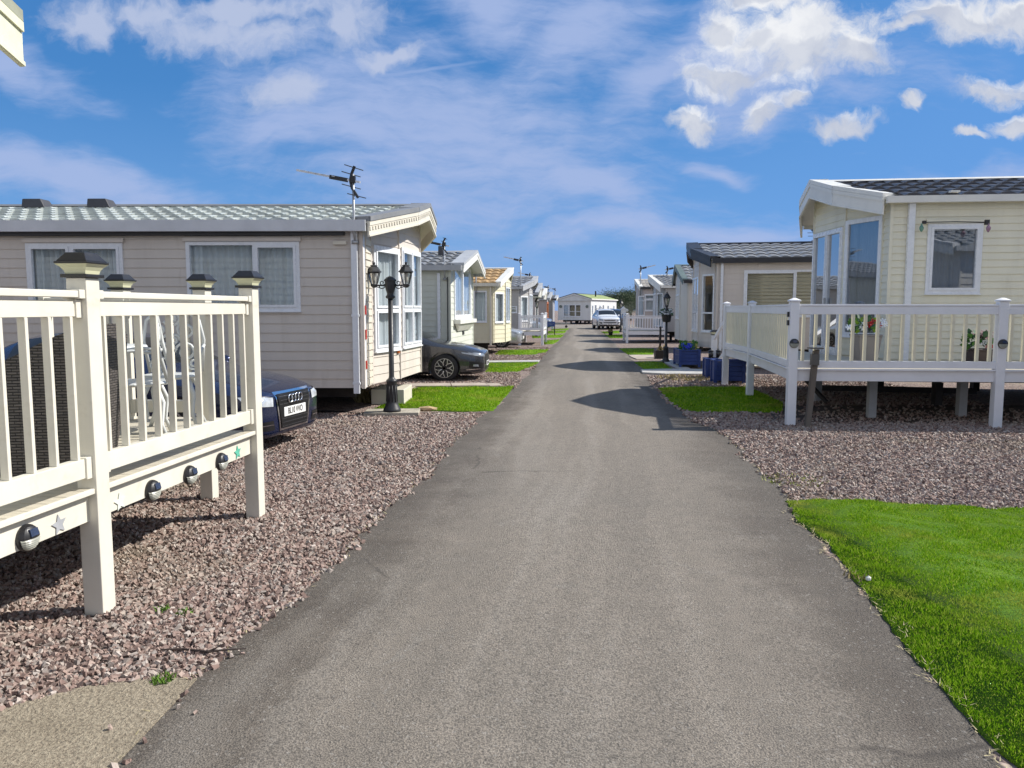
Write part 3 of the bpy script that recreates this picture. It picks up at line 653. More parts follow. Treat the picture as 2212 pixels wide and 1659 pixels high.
    for a, b in zip(Op, Op[1:]):
        l = math.hypot(b[0] - a[0], b[1] - a[1]); d = ((b[0] - a[0]) / l, (b[1] - a[1]) / l); n = (d[1], -d[0])
        if n[0] < -.2: continue
        za, zb_ = zr(a[1]), zr(b[1])
        def bd(mbx, o0, o1, h0, h1, ua=0.0, ub=1.0, mi=0):
            A = (a[0] + (b[0] - a[0]) * ua, a[1] + (b[1] - a[1]) * ua); B = (a[0] + (b[0] - a[0]) * ub, a[1] + (b[1] - a[1]) * ub); z0, z1 = za + (zb_ - za) * ua, za + (zb_ - za) * ub
            q = lambda P, z, o, h: (P[0] + n[0] * o, P[1] + n[1] * o, z + h)
            mbx.hexa([q(A, z0, o1, h0), q(B, z1, o1, h0), q(B, z1, o0, h0), q(A, z0, o0, h0), q(A, z0, o1, h1), q(B, z1, o1, h1), q(B, z1, o0, h1), q(A, z0, o0, h1)], mi)
        bd(vg, -.30 if not far else -.18, .045, .032, .105 if not far else .09)
        bd(fb, .002, .03, -fh, .03)
        if not far:
            bd(fb, .030, .046, -.035, .028); bd(fb, .030, .042, -fh + .002, -fh + .03); bd(vg, .032, .06, -.03 if not dentil else .032, .10) if dentil else None
            if dentil:
                N = int(l / .085)
                for k in range(N): bd(dn, .030, .044, -.105, -.06, (k + .2) / N, (k + .72) / N)
                bd(dn, .030, .038, -.058, -.045)
    make(vg, 'verge', [verge], V.root); fo = make(fb, 'fascia', [trim], V.root)
    if dn.v: make(dn, 'dentil_moulding', [trim], fo)
    # gutters both eaves
    gm = MB(); a1 = Op[0][0] - .02
    gm.box(rb, a1, -oe - .075, -oe + .02, ze - oe * tp - gh + .035, ze - oe * tp + .045); gm.box(rb, Op[-1][0] - .02, W + oe - .02, W + oe + .075, ze - oe * tp - gh + .035, ze - oe * tp + .045)
    make(gm, 'gutter', [gut], V.root)
    if strip:
        sm_ = MB(); zt = ze - oe * tp - gh + .035; sm_.box(rb, -.25, -oe + .01, .02, zt - .055, zt - .002); make(sm_, 'vent_strip', [strip], V.root)
    if pipe:
        u, w_, pm, zt = pipe; pp = MB(); pp.box(u - w_ / 2, u + w_ / 2, -.085, -.016, zb - .08, zt); 
        for z in (zb + .06, zb + 1.1): pp.box(u - w_ / 2 - .012, u + w_ / 2 + .012, -.09, -.014, z, z + .035)
        make(pp, 'downpipe', [pm], V.root)
    # underframe
    ub = MB(); ub.box(-L + .05, -.12, .06, W - .06, zb + .02, zb + .06)
    for w in (.55, W - .55): ub.box(-L + .1, -.25, w - .04, w + .04, zb - .20, zb + .018)
    for a in np.arange(-L + .8, -.3, 1.9):
        for w in (.55, W - .55): ub.box(a - .06, a + .06, w - .09, w + .09, 0, zb - .205)
    make(ub, 'underframe', [UNDER], V.root)
    for a in (-L * .55,):
        for w in (.35, W - .35):
            t = MB(); t.lathe([(.05, -.09), (.27, -.09), (.31, -.05), (.31, .05), (.27, .09), (.05, .09)], 16, (a, w, .31), 0, 'y'); make(t, 'wheel', [BLACKP], V.root)
    if skirt:
        sk = MB(); sk.box(-L + .02, -.03, .03, .05, .02, zb + .01); make(sk, 'skirting', [UNDER], V.root)
    return V
def aerial(V, a, w, z0, z1, dirdeg, size=1.0, kink=True, thin=1.0):
    """mast clamped to the van wall with a directional television aerial on it"""
    m = MB(); r = .019 * thin
    P = [(a, w + .10, z0 - .03), (a, w + .02, z0 + .02), (a, w - .03, z0 + .12), (a, w - .03, z1)] if kink else [(a, w, z0), (a, w, z1)]
    m.tube(P, r, 8); m.cbox((a, w + .05, z0), (.09, .12, .05))
    M = V.make(m, 'aerial_mast', [STEEL], V.root, smooth=True)
    th = R(dirdeg); dx, dy = math.cos(th), math.sin(th); px, py = -dy, dx; c = (a, w - .03 if kink else w, z1 - .10); b = MB(); e = MB(); k = MB(); L = 1.0 * size
    q = lambda t, l, h: (c[0] + dx * t + px * l, c[1] + dy * t + py * l, c[2] + h * .55 + .22 * t)
    b.bar(q(-.12, 0, 0), q(L, 0, 0), .03 * thin, .03 * thin)
    for t in np.arange(.30, 1.0, .12) * size: e.tube([q(t, -.11 * size, .015), q(t, .11 * size, .015)], .006 * thin, 5)
    k.bar(q(.10, 0, -.01), q(.40 * size, 0, -.01), .05 * thin, .06 * thin)
    k.tube([q(-.08, 0, -.42 * size), q(.02, 0, -.2 * size), q(.05, 0, 0), q(.02, 0, .2 * size), q(-.03, 0, .40 * size)], .022 * thin, 6)
    for h, t in ((-.38, -.06), (-.16, .03), (.17, .03), (.36, -.02)): k.tube([q(t, -.25 * size, h * size), q(t, .25 * size, h * size)], .008 * thin, 5)
    k.cbox((c[0], c[1], c[2] + .02), (.07, .07, .10))
    V.make(b, 'aerial_boom', [mat('aluminium', (.62, .63, .65), .4, .4)], M); V.make(e, 'aerial_rods', [STEEL], M); V.make(k, 'aerial_reflector', [BLACKP], M)
def roof_vent(V, a, w, sz=(.42, .34, .16)):
    z = V.zr(w) + .04; m = MB(); x, y, h = sz
    m.hexa([(a - x / 2, w - y / 2, z), (a + x / 2, w - y / 2, z), (a + x / 2, w + y / 2, z), (a - x / 2, w + y / 2, z), (a - x * .5, w - y * .4, z + h), (a + x * .28, w - y * .4, z + h), (a + x * .28, w + y * .4, z + h), (a - x * .5, w + y * .4, z + h)])
    V.make(m, 'roof_vent', [mat('vent_grey', (.045, .045, .05), .5)], V.root, bevel=.015)
def lbox(V, name, a0, a1, w0, w1, z0, z1, m, parent=None): b = MB().box(a0, a1, w0, w1, z0, z1); return V.make(b, name, [m], parent or V.root)

CRW = sided('grey_beige', (.60, .545, .485)); CREAM = sided('cream', (.74, .71, .57), .10); TRIMC = mat('cream_trim', (.66, .62, .52), .45, var=.05)
WTRIM = mat('white_trim', (.72, .71, .66), .4, var=.05); GREYT = mat('grey_trim', (.40, .41, .42), .45, var=.08); BLKT = mat('black_trim', (.02, .02, .024), .4, var=.15)
T_L1 = tiled('pale', (.47, .50, .46), .36); T_DK = tiled('charcoal', (.035, .035, .042), .42); T_MID = tiled('slate', (.22, .225, .23), .38); T_TAN = tiled('tan', (.42, .27, .12), .5)

# ---- first caravan left of the lane
L1 = caravan('grey beige caravan with a two light bay, behind the twin lamp post', (-2.29, 11.85), -1.0, 1, 11.3, 4.67, .48, 3.005, .212,
    [(0, 0), (0, .64), (.29, 1.65), (.45, 3.13), (.10, 4.1), (0, 4.67)], [(.12, -.13), (.64, 1.43), (.72, 2.33), (.72, 3.34), (.12, 4.8)],
    CRW, T_L1, TRIMC, mat('pale_gutter', (.60, .61, .63), .45, var=.06), mat('verge_grey', (.20, .205, .21), .5), {
    0: [dict(px=(405, 649, 522, 671.5), cols=(.60,), case=(1,), hood=CRW), dict(px=(61, 269, 525, 671), cols=(.46,), hood=CRW)],
    2: [dict(px=(806, 861, 534, 757), rpx=(668,), fw=.06)], 3: [dict(px=(866, 909.5, 541, 748), rpx=(667,), cols=(.5,), fw=.05)]},
    pitch=.142, fh=.20, gh=.155, strip=BLKT, pipe=(-.10, .09, UPVC, 2.89), dentil=True, soffit=TRIMC, tamp=.75)
for z0, z1 in ((1.61, 1.75), (1.23, 1.38), (.77, .90)): lbox(L1, 'reflector', .028, .040, .03, .085, z0, z1, RED)
lbox(L1, 'reflector', .27, .30, 1.50, 1.64, .93, .98, AMBER); lbox(L1, 'wall_lamp', -.42, -.22, -.06, -.012, 2.67, 2.72, TRIMC)
b = MB(); b.box(.006, .020, .13, .15, .5, 2.8); b.box(.006, .022, .02, .10, .48, 2.82); L1.make(b, 'corner_post', [UPVC], L1.root)
b = MB()
for k in range(21): b.cbox((.012, .39, .55 + k * .109), (.03, .38, .088))
L1.make(b, 'quoin', [TRIMC], L1.root)
b = MB(); b.box(-.25, .34, 1.75, 2.7, .0, .27); L1.make(b, 'doorstep', [TRIMC], L1.root, bevel=.01)
roof_vent(L1, -6.25, 2.1); roof_vent(L1, -5.08, 2.1)
aerial(L1, -.08, -.10, 2.70, 3.70, 160, 1.0)
# ---- R1
R1 = caravan('cream clad caravan with white gable moulding and dark tiles behind the white decking', (6.32, 13.02), -6.5, -1, 9.5, 3.9, .62, 3.53, .272,
    [(0, 0), (0, .32), (.36, 1.2), (.50, 2.75), (.1, 3.6), (0, 3.9)], [(.16, -.12), (.66, .95), (.80, 1.95), (.74, 2.9), (.42, 4.02)],
    CREAM, T_DK, WTRIM, WTRIM, WTRIM, {
    0: [dict(px=(2000, 2118.5, 483, 634), case=True, glass=glass_mat('blue_glass', (.42, .47, .52), .22), hood=CREAM)],
    2: [dict(px=(1825, 1904, 472, 728), rpx=(661,), case=False, glass=glass_mat('blue_glass', (.42, .47, .52), .22), fw=.075)],
    3: [dict(px=(1753, 1818, 500, 772), cols=(.5,), door=True, cur='drape', glass=GLASS_R, fw=.05)]},
    pitch=.118, fh=.25, gh=.10, pipe=(-.30, .10, UPVC, 3.48), tw=.29, tr=.40, soffit=WTRIM, lip=.016, tamp=1.2)
b = MB()
for k in range(3): b.cbox((-.9 - k * 1.6, -.17, 3.598), (.14, .10, .03))
R1.make(b, 'gutter_clip', [WTRIM], R1.root)
lbox(R1, 'wall_mark', -3.15, -2.98, -.03, -.013, 2.28, 2.31, mat('rust', (.20, .12, .06), .8))
# ---- R2
R2 = caravan('grey caravan with black gutters and beige blinds, beyond the white decking', (5.76, 21.75), -10, -1, 9.5, 3.8, .58, 3.09, .27,
    [(0, 0), (.02, .35), (.42, 1.1), (.50, 2.6), (.1, 3.5), (0, 3.8)], [(.18, -.12), (.66, 1.0), (.74, 1.9), (.66, 2.8), (.3, 3.92)],
    CRW, T_MID, BLKT, BLKT, BLKT, {
    0: [dict(px=(1606, 1800, 583, 684), cols=(.42,), cur='blind', case=(1,))],
    2: [dict(px=(1518, 1547, 592, 717), rpx=(676,), cur='warm', case=False)], 3: [dict(px=(1496, 1515.5, 599, 716), rpx=(675,), cols=(.5,), cur='drape', glass=GLASS_R, case=False, bw=.03)]},
    pitch=.15, fh=.20, gh=.13, pipe=(-.12, .07, UPVC, 3.0), tw=.3, soffit=mat('soffit_white', (.6, .58, .55), .6))
lbox(R2, 'vent_grille', -1.45, -1.1, -.03, -.012, 2.86, 2.94, CRW)
aerial(R2, -2.9, 1.9, 3.7, 4.1, 90, .7, False)
# ---- L2
L2 = caravan('pale green white caravan with an angled bay window above the grey hatchback', (-1.58, 19.75), -6, 1, 9.5, 3.7, .5, 2.78, .235,
    [(0, 0), (0, 3.7)], [(.34, -.1), (.40, 1.85), (.34, 3.8)],
    sided('green_white', (.60, .62, .54)), T_MID, WTRIM, GREYT, GREYT, {
    1: [dict(r=(.5, 3.2, 1.44, 2.86), cols=(.5,), case=False, fw=.10, bw=.10)]}, pitch=.15, fh=.15, gh=.12, pipe=(-.28, .07, UPVC, 2.6))
b = MB(); b.hexa([(.02, .9, 1.10), (.04, .9, 1.10), (.04, 2.8, 1.10), (.02, 2.8, 1.10), (.02, .5, 1.30), (.16, .5, 1.30), (.16, 3.2, 1.30), (.02, 3.2, 1.30)]); b.box(.02, .19, .44, 3.26, 1.305, 1.41); L2.make(b, 'bay_sill', [WTRIM], L2.root)
lbox(L2, 'vent_grille', .014, .03, 1.75, 2.0, .98, 1.18, BLACKP)
b = MB(); b.tube([(-.05, -.08, .55), (-.05, -.08, 2.5)], .016, 6); L2.make(b, 'cable', [BLACKP], L2.root)
aerial(L2, -.12, -.06, 2.45, 3.40, 178, .85); roof_vent(L2, -.45, 1.2, (.16, .16, .28))
# ---- L3
L3 = caravan('cream caravan with a tan tiled roof, silver car behind it', (-.69, 28.0), -5, 1, 9, 3.4, .46, 2.62, .33,
    [(0, 0), (.02, .15), (.36, .9), (.42, 2.5), (.1, 3.2), (0, 3.4)], [(.26, -.1), (.58, 1.7), (.26, 3.5)],
    sided('pale_cream', (.66, .62, .46)), T_TAN, WTRIM, TRIMC, WTRIM, {
    0: [dict(px=(1023, 1052, 628, 696), case=False)], 2: [dict(px=(1068, 1087, 632, 697), case=False)], 3: [dict(px=(1090, 1100.5, 620, 696), cols=(.5,), case=False)]},
    pitch=.16, far=True, fh=.13, pipe=(-.08, .07, TRIMC, 2.5), tw=.28)
aerial(L3, -.6, -.05, 2.3, 3.45, 178, .8, True, 1.3)
# ---- L4 .. L8
SV = sided('silver', (.40, .39, .38)); WV = sided('white', (.70, .69, .64)); GV = sided('mid_grey', (.30, .29, .29)); PV = sided('pinkish', (.50, .44, .41))
L4 = caravan('grey caravan behind the far white decking left of the lane', (.30, 36.4), -5, 1, 9, 3.7, .5, 2.72, .27,
    [(0, 0), (.02, .3), (.42, 1.0), (.5, 2.6), (.1, 3.4), (0, 3.7)], [(.2, -.1), (.7, 1.0), (.8, 1.85), (.7, 2.8), (.2, 3.8)],
    SV, T_MID, GREYT, GREYT, GREYT, {0: [dict(px=(1102, 1117, 661, 676), case=False, rows=(.6,))], 2: [dict(r=(.08, .72, 1.1, 2.3), case=False)], 3: [dict(r=(.1, 1.5, 1.0, 2.4), cols=(.33, .66), case=False)]}, far=True, tw=.3)
aerial(L4, .1, .1, 2.6, 4.05, 178, .8, True, 1.5)
L5 = caravan('white boarded caravan with a deep pediment and dark roof', (.80, 44.8), -5, 1, 9, 3.6, .5, 2.6, .31,
    [(0, 0), (.05, 3.55), (0, 3.6)], [(.70, -.1), (.85, 1.8), (.70, 3.7)], WV, T_DK, GREYT, GREYT, GREYT,
    {1: [dict(r=(1.0, 2.7, 1.0, 2.2), cols=(.33, .66), case=False)]}, far=True, fh=.18, tw=.3)
b = MB(); b.add([(.72, -.05, 2.40), (.72, 3.65, 2.40), (.80, 3.65, 2.62), (.86, 1.8, 3.15), (.80, -.05, 2.62)], ((0, 1, 2, 3, 4),)); b.add([(.72, -.05, 2.40), (0, -.05, 2.40), (0, 3.65, 2.40), (.72, 3.65, 2.40)], ((0, 1, 2, 3),)); L5.make(b, 'pediment', [WV], L5.root)
aerial(L5, .2, .6, 2.9, 3.75, 178, .7, False, 1.6)
L6 = caravan('caravan with a plain pinkish grey roof and a white boarded gable', (1.57, 53.2), -5, 1, 9, 3.6, .5, 2.55, .29,
    [(0, 0), (.05, 3.55), (0, 3.6)], [(.6, -.1), (.75, 1.8), (.6, 3.7)], PV, tiled('pinkish', (.42, .33, .29), .6), WTRIM, GREYT, WTRIM,
    {1: [dict(r=(.5, 3.0, .9, 2.2), cols=(.4, .7), case=False)]}, far=True, fh=.2, tamp=.3)
b = MB(); b.add([(.62, -.05, 2.36), (.62, 3.65, 2.36), (.70, 3.65, 2.57), (.76, 1.8, 3.06), (.70, -.05, 2.57)], ((0, 1, 2, 3, 4),)); L6.make(b, 'pediment', [WV], L6.root)
L7 = caravan('caravan with orange brown window frames facing the lane', (2.72, 61.2), -5, 1, 9, 3.6, .5, 2.5, .27,
    [(0, 0), (.03, 3.55), (0, 3.6)], [(.25, -.1), (.4, 1.8), (.25, 3.7)], sided('tan_grey', (.46, .40, .36)), T_MID, GREYT, GREYT, GREYT,
    {1: [dict(r=(.3, 3.2, .85, 2.25), cols=(.3, .65), case=False, frame=mat('orange_frame', (.42, .12, .03), .4), fw=.14, bw=.14)]}, far=True)
aerial(L7, .1, 1.2, 2.8, 3.5, 178, .8, False, 1.8)
L8 = caravan('plain grey sided caravan, last in the left row, white corner', (3.55, 67.2), -5, 1, 9, 3.6, .45, 2.55, .16,
    [(0, 0), (.03, 3.55), (0, 3.6)], [(.3, -.1), (.4, 1.8), (.3, 3.7)], GV, T_MID, WTRIM, BLKT, GREYT, {}, far=True, corner=UPVC)
aerial(L8, .15, .7, 2.6, 3.5, 170, .5, False, 1.6)
b = MB(); b.box(.1, 1.5, 1.7, 1.95, .36, .48); b.tube([(1.15, 1.6, .05), (1.15, 1.6, .62)], .035, 6); L8.make(b, 'drawbar', [STEEL], L8.root)
b = MB().lathe([(.04, -.05), (.12, -.05), (.12, .05), (.04, .05)], 12, (1.15, 1.45, .13), 0, 'y'); L8.make(b, 'jockey_wheel', [BLACKP], L8.root)
# ---- end caravan across the lane
EV = caravan('white caravan with a green roof and three light window closing off the lane', (5.16, 86.3), -111.7, 1, 11.5, 3.75, .45, 2.80, .29,
    [(0, 0), (0, 3.75)], [(.2, -.1), (.2, 3.85)], sided('end_white', (.62, .63, .62)), tiled('green', (.30, .36, .15), .6), sided('end_white', (.62, .63, .62)), WTRIM, BLKT,
    {1: [dict(r=(.62, 1.25, .85, 2.15), rows=(.42,), case=False), dict(r=(1.27, 2.0, .85, 2.15), rows=(.42,), case=False, cur='warm'), dict(r=(2.02, 2.65, .85, 2.15), rows=(.42,), case=False, cur='warm')],
     2: [dict(r=(.5, 1.0, 1.0, 2.1), case=False), dict(r=(1.6, 2.3, .55, 2.2), door=True, cur='drape'), dict(r=(3.6, 4.1, 1.2, 2.1), case=False), dict(r=(5.0, 5.6, .55, 2.2), door=True, cur='drape'), dict(r=(7.2, 7.8, 1.0, 2.1), case=False), dict(r=(10, 10.5, 1.2, 2.1), case=False)]},
    far=True, tamp=.15, fh=.12, pitch=.24, lip=.006)
b = MB(); b.add([(.16, -.05, 2.62), (.16, 3.8, 2.62), (.16, 3.8, 2.75), (.16, 1.875, 3.30), (.16, -.05, 2.75)], ((0, 1, 2, 3, 4),)); b.box(0.02, .18, -.05, 3.8, 2.58, 2.62); EV.make(b, 'pediment', [sided('end_white', (.62, .63, .62))], EV.root)
for w in (.30, 3.35):
    b = MB(); b.lathe([(.0, 0), (.14, 0), (.17, .03), (.14, .06), (0, .05)], 12, (.03, w, 1.95), 0, 'x'); EV.make(b, 'wall_plaque', [mat('plaque', (.12, .15, .13), .5)], EV.root)
b = MB(); b.tube([(-5, 2.9, 3.0), (-5, 2.9, 3.75)], .09, 8); EV.make(b, 'flue_pipe', [BLACKP], EV.root)
# ---- R3, R4, R5
R3 = caravan('beige caravan with a steep plain gable, behind the single lamp post', (7.0, 30.6), -5.4, -1, 9, 3.5, .42, 2.82, .36,
    [(0, 0), (.03, .1), (.22, 1.0), (.22, 2.5), (.03, 3.4), (0, 3.5)], [(.25, -.1), (.35, 1.75), (.25, 3.6)], sided('tan_white', (.60, .57, .52)), T_MID, mat('green_grey_trim', (.12, .16, .15), .5), BLKT, mat('green_grey_trim', (.12, .16, .15), .5),
    {3: [dict(r=(.2, 1.3, 1.3, 2.3), cols=(.5,), case=False, glass=GLASS_R)]}, far=True, pitch=.16, fh=.14, pipe=(-1.3, .07, BLKT, 2.7))
aerial(R3, -.15, .1, 2.6, 3.6, 190, .8, True, 1.3)
R4 = caravan('caravan with a small white gabled porch front, behind the far right decking', (7.75, 38.9), -5.4, -1, 9, 3.6, .55, 2.85, .30,
    [(0, 0), (.05, .3), (.40, 1.0), (.40, 2.6), (.05, 3.3), (0, 3.6)], [(.3, -.1), (.75, 1.8), (.3, 3.7)], SV, T_MID, WTRIM, WTRIM, WTRIM,
    {2: [dict(r=(.08, .7, .8, 2.5), case=False)], 3: [dict(r=(.08, 1.5, .8, 2.5), cols=(.33, .66), case=False, glass=GLASS_R)]}, far=True, pitch=.16, fh=.28)
aerial(R4, -.2, 1.7, 3.4, 3.85, 190, .8, False, 1.6)
R5 = caravan('beige caravan with black gutter and pale tiles, farthest in the right row', (8.05, 47.2), -5.4, -1, 9, 3.6, .55, 3.0, .27,
    [(0, 0), (.05, .3), (.30, 1.0), (.30, 2.6), (.05, 3.3), (0, 3.6)], [(.25, -.1), (.45, 1.8), (.25, 3.7)], PV, tiled('sand', (.40, .37, .33), .5), WTRIM, BLKT, WTRIM,
    {0: [dict(px=(1372, 1380, 639, 682), case=False, rows=(.75,)), dict(px=(1392, 1415, 635, 672), case=True, rows=(.68,))]}, far=True, pitch=.16, pipe=(-.62, .09, BLKT, 2.85))
aerial(R5, .2, .4, 2.4, 4.25, 190, .9, False, 1.8)
# ---- the caravan whose roof corner shows top left (its decking is the near one)
L0 = caravan('caravan beyond the top left edge, only its cream roof corner showing', (-4.15, 1.55), -3, 1, 9, 3.75, .7, 3.62, .27,
    [(0, 0), (0, 3.75)], [(.62, -.12), (.66, 1.88), (.62, 3.87)], CREAM, T_DK, mat('yellow_cream_trim', (.66, .66, .48), .45), UPVC, mat('olive_verge', (.30, .31, .23), .5),
    {1: [dict(r=(1.3, 2.9, .8, 2.8), cols=(.5,), door=True)]}, fh=.26, tamp=1.0)

# ---- the next caravan on the right, just outside the frame: its shadow tip and its reflection are in the picture
R0 = caravan('caravan beyond the right edge, only its shadow and its reflection in the small window showing', (8.62, 3.95), -6, -1, 9, 3.8, .6, 3.1, .25,
    [(0, 0), (.02, .3), (.35, 1.1), (.35, 2.7), (.1, 3.5), (0, 3.8)], [(.2, -.1), (.7, 1.0), (.8, 1.9), (.7, 2.8), (.2, 3.9)], sided('pale_grey', (.60, .58, .54)), T_MID, WTRIM, GREYT, GREYT,
    {6: [dict(r=(.4, 1.3, .7, 2.4), case=True), dict(r=(2.2, 3.8, 1.5, 2.4), cols=(.5,))]}, far=True, strip=None)
# ================================================================== DECKINGS
DECKW = mat('deck_cream_upvc', (.67, .64, .55), .42, var=.06, vs=2.2, dirt=.28, spec=.45, bump=.04, bs=60)
DECKWH = mat('deck_white_upvc', (.76, .77, .80), .4, var=.04, vs=2.5, dirt=.07)
BALC = mat('baluster_cream', (.72, .68, .52), .45, var=.05)
BOARD = mat('deck_board', (.50, .46, .37), .6, var=.12, vs=5, dirt=.35, stretch=(1, 9, 1))
LENS = mat('solar_lens', (.62, .62, .42), .25, var=.06); LENSG = mat('louvre_cream', (.32, .32, .27), .35, var=.06); PANEL = mat('solar_panel', (.03, .045, .09), .12, var=.2, vs=60)
def railing(par, p, q, zt, zb, n, m, mb_, bw=(.042, .022), cap=(.085, .036), top=.085, bot=.105, inset=.055, gap=.016, bracket=True, bevel=.004, bth=.036):
    p, q = Vector(p[:2]), Vector(q[:2]); d = (q - p).normalized(); a, b = p + d * inset, q - d * inset; l = (b - a).length; ang = math.atan2(d.y, d.x)
    r = MB(); lo = MB(); c = (a + b) / 2
    if cap: r.cbox((c.x, c.y, zt - cap[1] / 2), (l, cap[0], cap[1]), 0, ang); z1 = zt - cap[1] - gap
    else: z1 = zt
    r.cbox((c.x, c.y, z1 - top / 2), (l, bth, top), 0, ang); lo.cbox((c.x, c.y, zb + bot / 2), (l, bth + .02, bot), 0, ang)
    if bracket:
        for e, sg in ((a, 1), (b, -1)):
            f = e + d * .022 * sg
            if cap: r.cbox((f.x, f.y, zt - cap[1] / 2), (.05, cap[0] + .014, cap[1] + .012), 0, ang)
            r.cbox((f.x, f.y, z1 - top / 2), (.05, bth + .018, top + .014), 0, ang); lo.cbox((f.x, f.y, zb + bot / 2), (.05, bth + .04, bot + .014), 0, ang)
    R_ = r.build('railing', m, par, bevel=bevel); lo.build('bottom_rail', m, R_, bevel=bevel)
    h = z1 - top - zb - bot; me = None
    for k in range(n):
        t = a + d * (l * (k + .5) / n)
        if me is None:
            o = MB().cbox((0, 0, 0), (bw[1], bw[0], h), 0, 0).build('baluster', mb_, R_, bevel=bevel * .6 if bevel else 0); me = o
        else: o = copy_obj(me, R_)
        o.location = (t.x, t.y, zb + bot + h / 2); o.rotation_euler = (0, 0, ang)
    return R_
def post(par, c, s, z0, z1, m, ang, cap='pyramid', bevel=.006):
    b = MB(); b.cbox((0, 0, (z0 + z1) / 2), (s, s, z1 - z0))
    if cap == 'pyramid':
        t = s * .62; b.hexa([(-t, -t, z1 + .001), (t, -t, z1 + .001), (t, t, z1 + .001), (-t, t, z1 + .001), (-t, -t, z1 + .022), (t, -t, z1 + .022), (t, t, z1 + .022), (-t, t, z1 + .022)])
        u = s * .1; b.hexa([(-t, -t, z1 + .023), (t, -t, z1 + .023), (t, t, z1 + .023), (-t, t, z1 + .023), (-u, -u, z1 + .055), (u, -u, z1 + .055), (u, u, z1 + .055), (-u, u, z1 + .055)])
    o = b.build('post', m, par, bevel=bevel, loc=(c[0], c[1], 0)); o.rotation_euler = (0, 0, ang)
    if cap == 'solar':
        k = MB(); t = s * .66; k.cbox((0, 0, z1 + .010), (2 * t, 2 * t, .018))
        e = s * .82; z = z1 + .086; k.hexa([(-e, -e, z - .012), (e, -e, z - .012), (e, e, z - .012), (-e, e, z - .012), (-e, -e, z), (e, -e, z), (e, e, z), (-e, e, z)])
        f = s * .46; k.hexa([(-e * .93, -e * .93, z + .001), (e * .93, -e * .93, z + .001), (e * .93, e * .93, z + .001), (-e * .93, e * .93, z + .001), (-f, -f, z + .048), (f, -f, z + .048), (f, f, z + .048), (-f, f, z + .048)])
        K = k.build('solar_cap', BLACKP, o, bevel=.003)
        l = MB(); vs = []
        for h, w in ((.020, .50), (.038, .54), (.056, .64), (.073, .80)): vs += [(-s * w, -s * w, z1 + h), (s * w, -s * w, z1 + h), (s * w, s * w, z1 + h), (-s * w, s * w, z1 + h)]
        l.add(vs, [(i * 4 + j, i * 4 + (j + 1) % 4, i * 4 + 4 + (j + 1) % 4, i * 4 + 4 + j) for i in range(3) for j in range(4)])
        l.build('lamp_lens', LENS, o)
    return o
def fence_lamp(par, loc, ang, r=.066):
    k = MB(); k.lathe([(.001, 0), (r, 0), (r, .012), (r * .97, .018), (.001, .0185)], 24, (0, 0, 0), 0, 'x')
    def dome(z, y): return .016 + .036 * math.sqrt(max(0.0, 1 - min(1.0, (y * y + z * z) / (r * .96) ** 2)))
    G = []
    for i in range(9):
        z = .001 + (r * .955) * i / 8; w = math.sqrt(max(1e-6, (r * .96) ** 2 - z * z)); G.append([(dome(z, w * q), w * q, z) for q in np.linspace(-1, 1, 13)])
    k.grid(G); o = k.build('fence_lamp', BLACKP, par, smooth=False, loc=loc); o.rotation_euler = (0, 0, ang)
    s = MB(); s.hexa([(.044, -.026, .012), (.0555, -.026, .012), (.0555, .026, .012), (.044, .026, .012), (.030, -.026, .044), (.047, -.026, .047), (.047, .026, .047), (.030, .026, .044)]); s.build('solar_panel', PANEL, o)
    l = MB(); N = 6
    for i in range(N):
        z1, z0 = -.001 - (r * .95) * i / N, -.001 - (r * .95) * (i + .86) / N; G = []
        for z, e in ((z1, -.004), (z0, .003), (z0 - .001, -.006)):
            w = math.sqrt(max(1e-6, (r * .96) ** 2 - z * z)); G.append([(max(.012, dome(z, w * q * .97) + e), w * q * .97, z) for q in np.linspace(-1, 1, 11)])
        l.grid(G)
    l.build('louvre', LENSG, o); return o

# ---- near decking on the left
LD = thing('decking', 'cream plastic decking with black solar caps on its posts, nearest on the left', 'decking', (0, 0, 0))
LA = R(6.2); DD = Vector((math.sin(LA), math.cos(LA))); DL = Vector((-DD.y, DD.x)); PS = .115
def cpost(x, y):
    g_ = gr(x, y); return Vector((g_.x, g_.y)) + (DD + DL) * PS / 2
P1 = cpost(224, 1333); P2 = cpost(561, 1122); P2 = P1 + DD * (P2 - P1).dot(DD); P0 = P1 - DD * 2.05
P3 = cpost(460, 1083); P4 = P3 + DL * .72 - DD * .05; P5 = P3 + DL * 1.5 - DD * .08
ANG = math.atan2(DD.y, DD.x) - math.pi / 2
for p in (P0, P1, P2, P3, P4): post(LD, p, PS, 0 if p is not P4 else 0, 1.865, DECKW, ANG, 'solar')
railing(LD, P1, P2, 1.795, .79, 11, DECKW, DECKW); railing(LD, P0, P1, 1.795, .79, 12, DECKW, DECKW); railing(LD, P3, P4, 1.795, .79, 4, DECKW, DECKW); railing(LD, P4, P5, 1.795, .79, 5, DECKW, DECKW)
fl = MB(); w = .138; t = 0.0; tot = (P2 - P0).length + .62
while t < tot:
    c = P0 + DD * (t + w / 2); n = (c + DL * .0 - DL * .03); e = -.03 if t < (P2 - P0).length - .05 else .45
    wl = 2.0; m_ = c + DL * ((e + wl) / 2); fl.cbox((m_.x, m_.y, .711), (wl - e, w - .006, .026), 0, ANG); t += w
fl.build('floor', BOARD, LD)
ns = MB()
for a, b in ((P0, P1), (P1, P2)):
    c = (a + b) / 2 - DL * .038; ns.cbox((c.x, c.y, .711), (.022, (b - a).length - PS - .006, .030), 0, ANG)
ns.build('edge_board', DECKW, LD, bevel=.004)
fs = MB()
for a, b in ((P0, P1), (P1, P2)):
    c = (a + b) / 2 + DL * .012; fs.cbox((c.x, c.y, .615), (.03, (b - a).length - PS + .02, .15), 0, ANG)
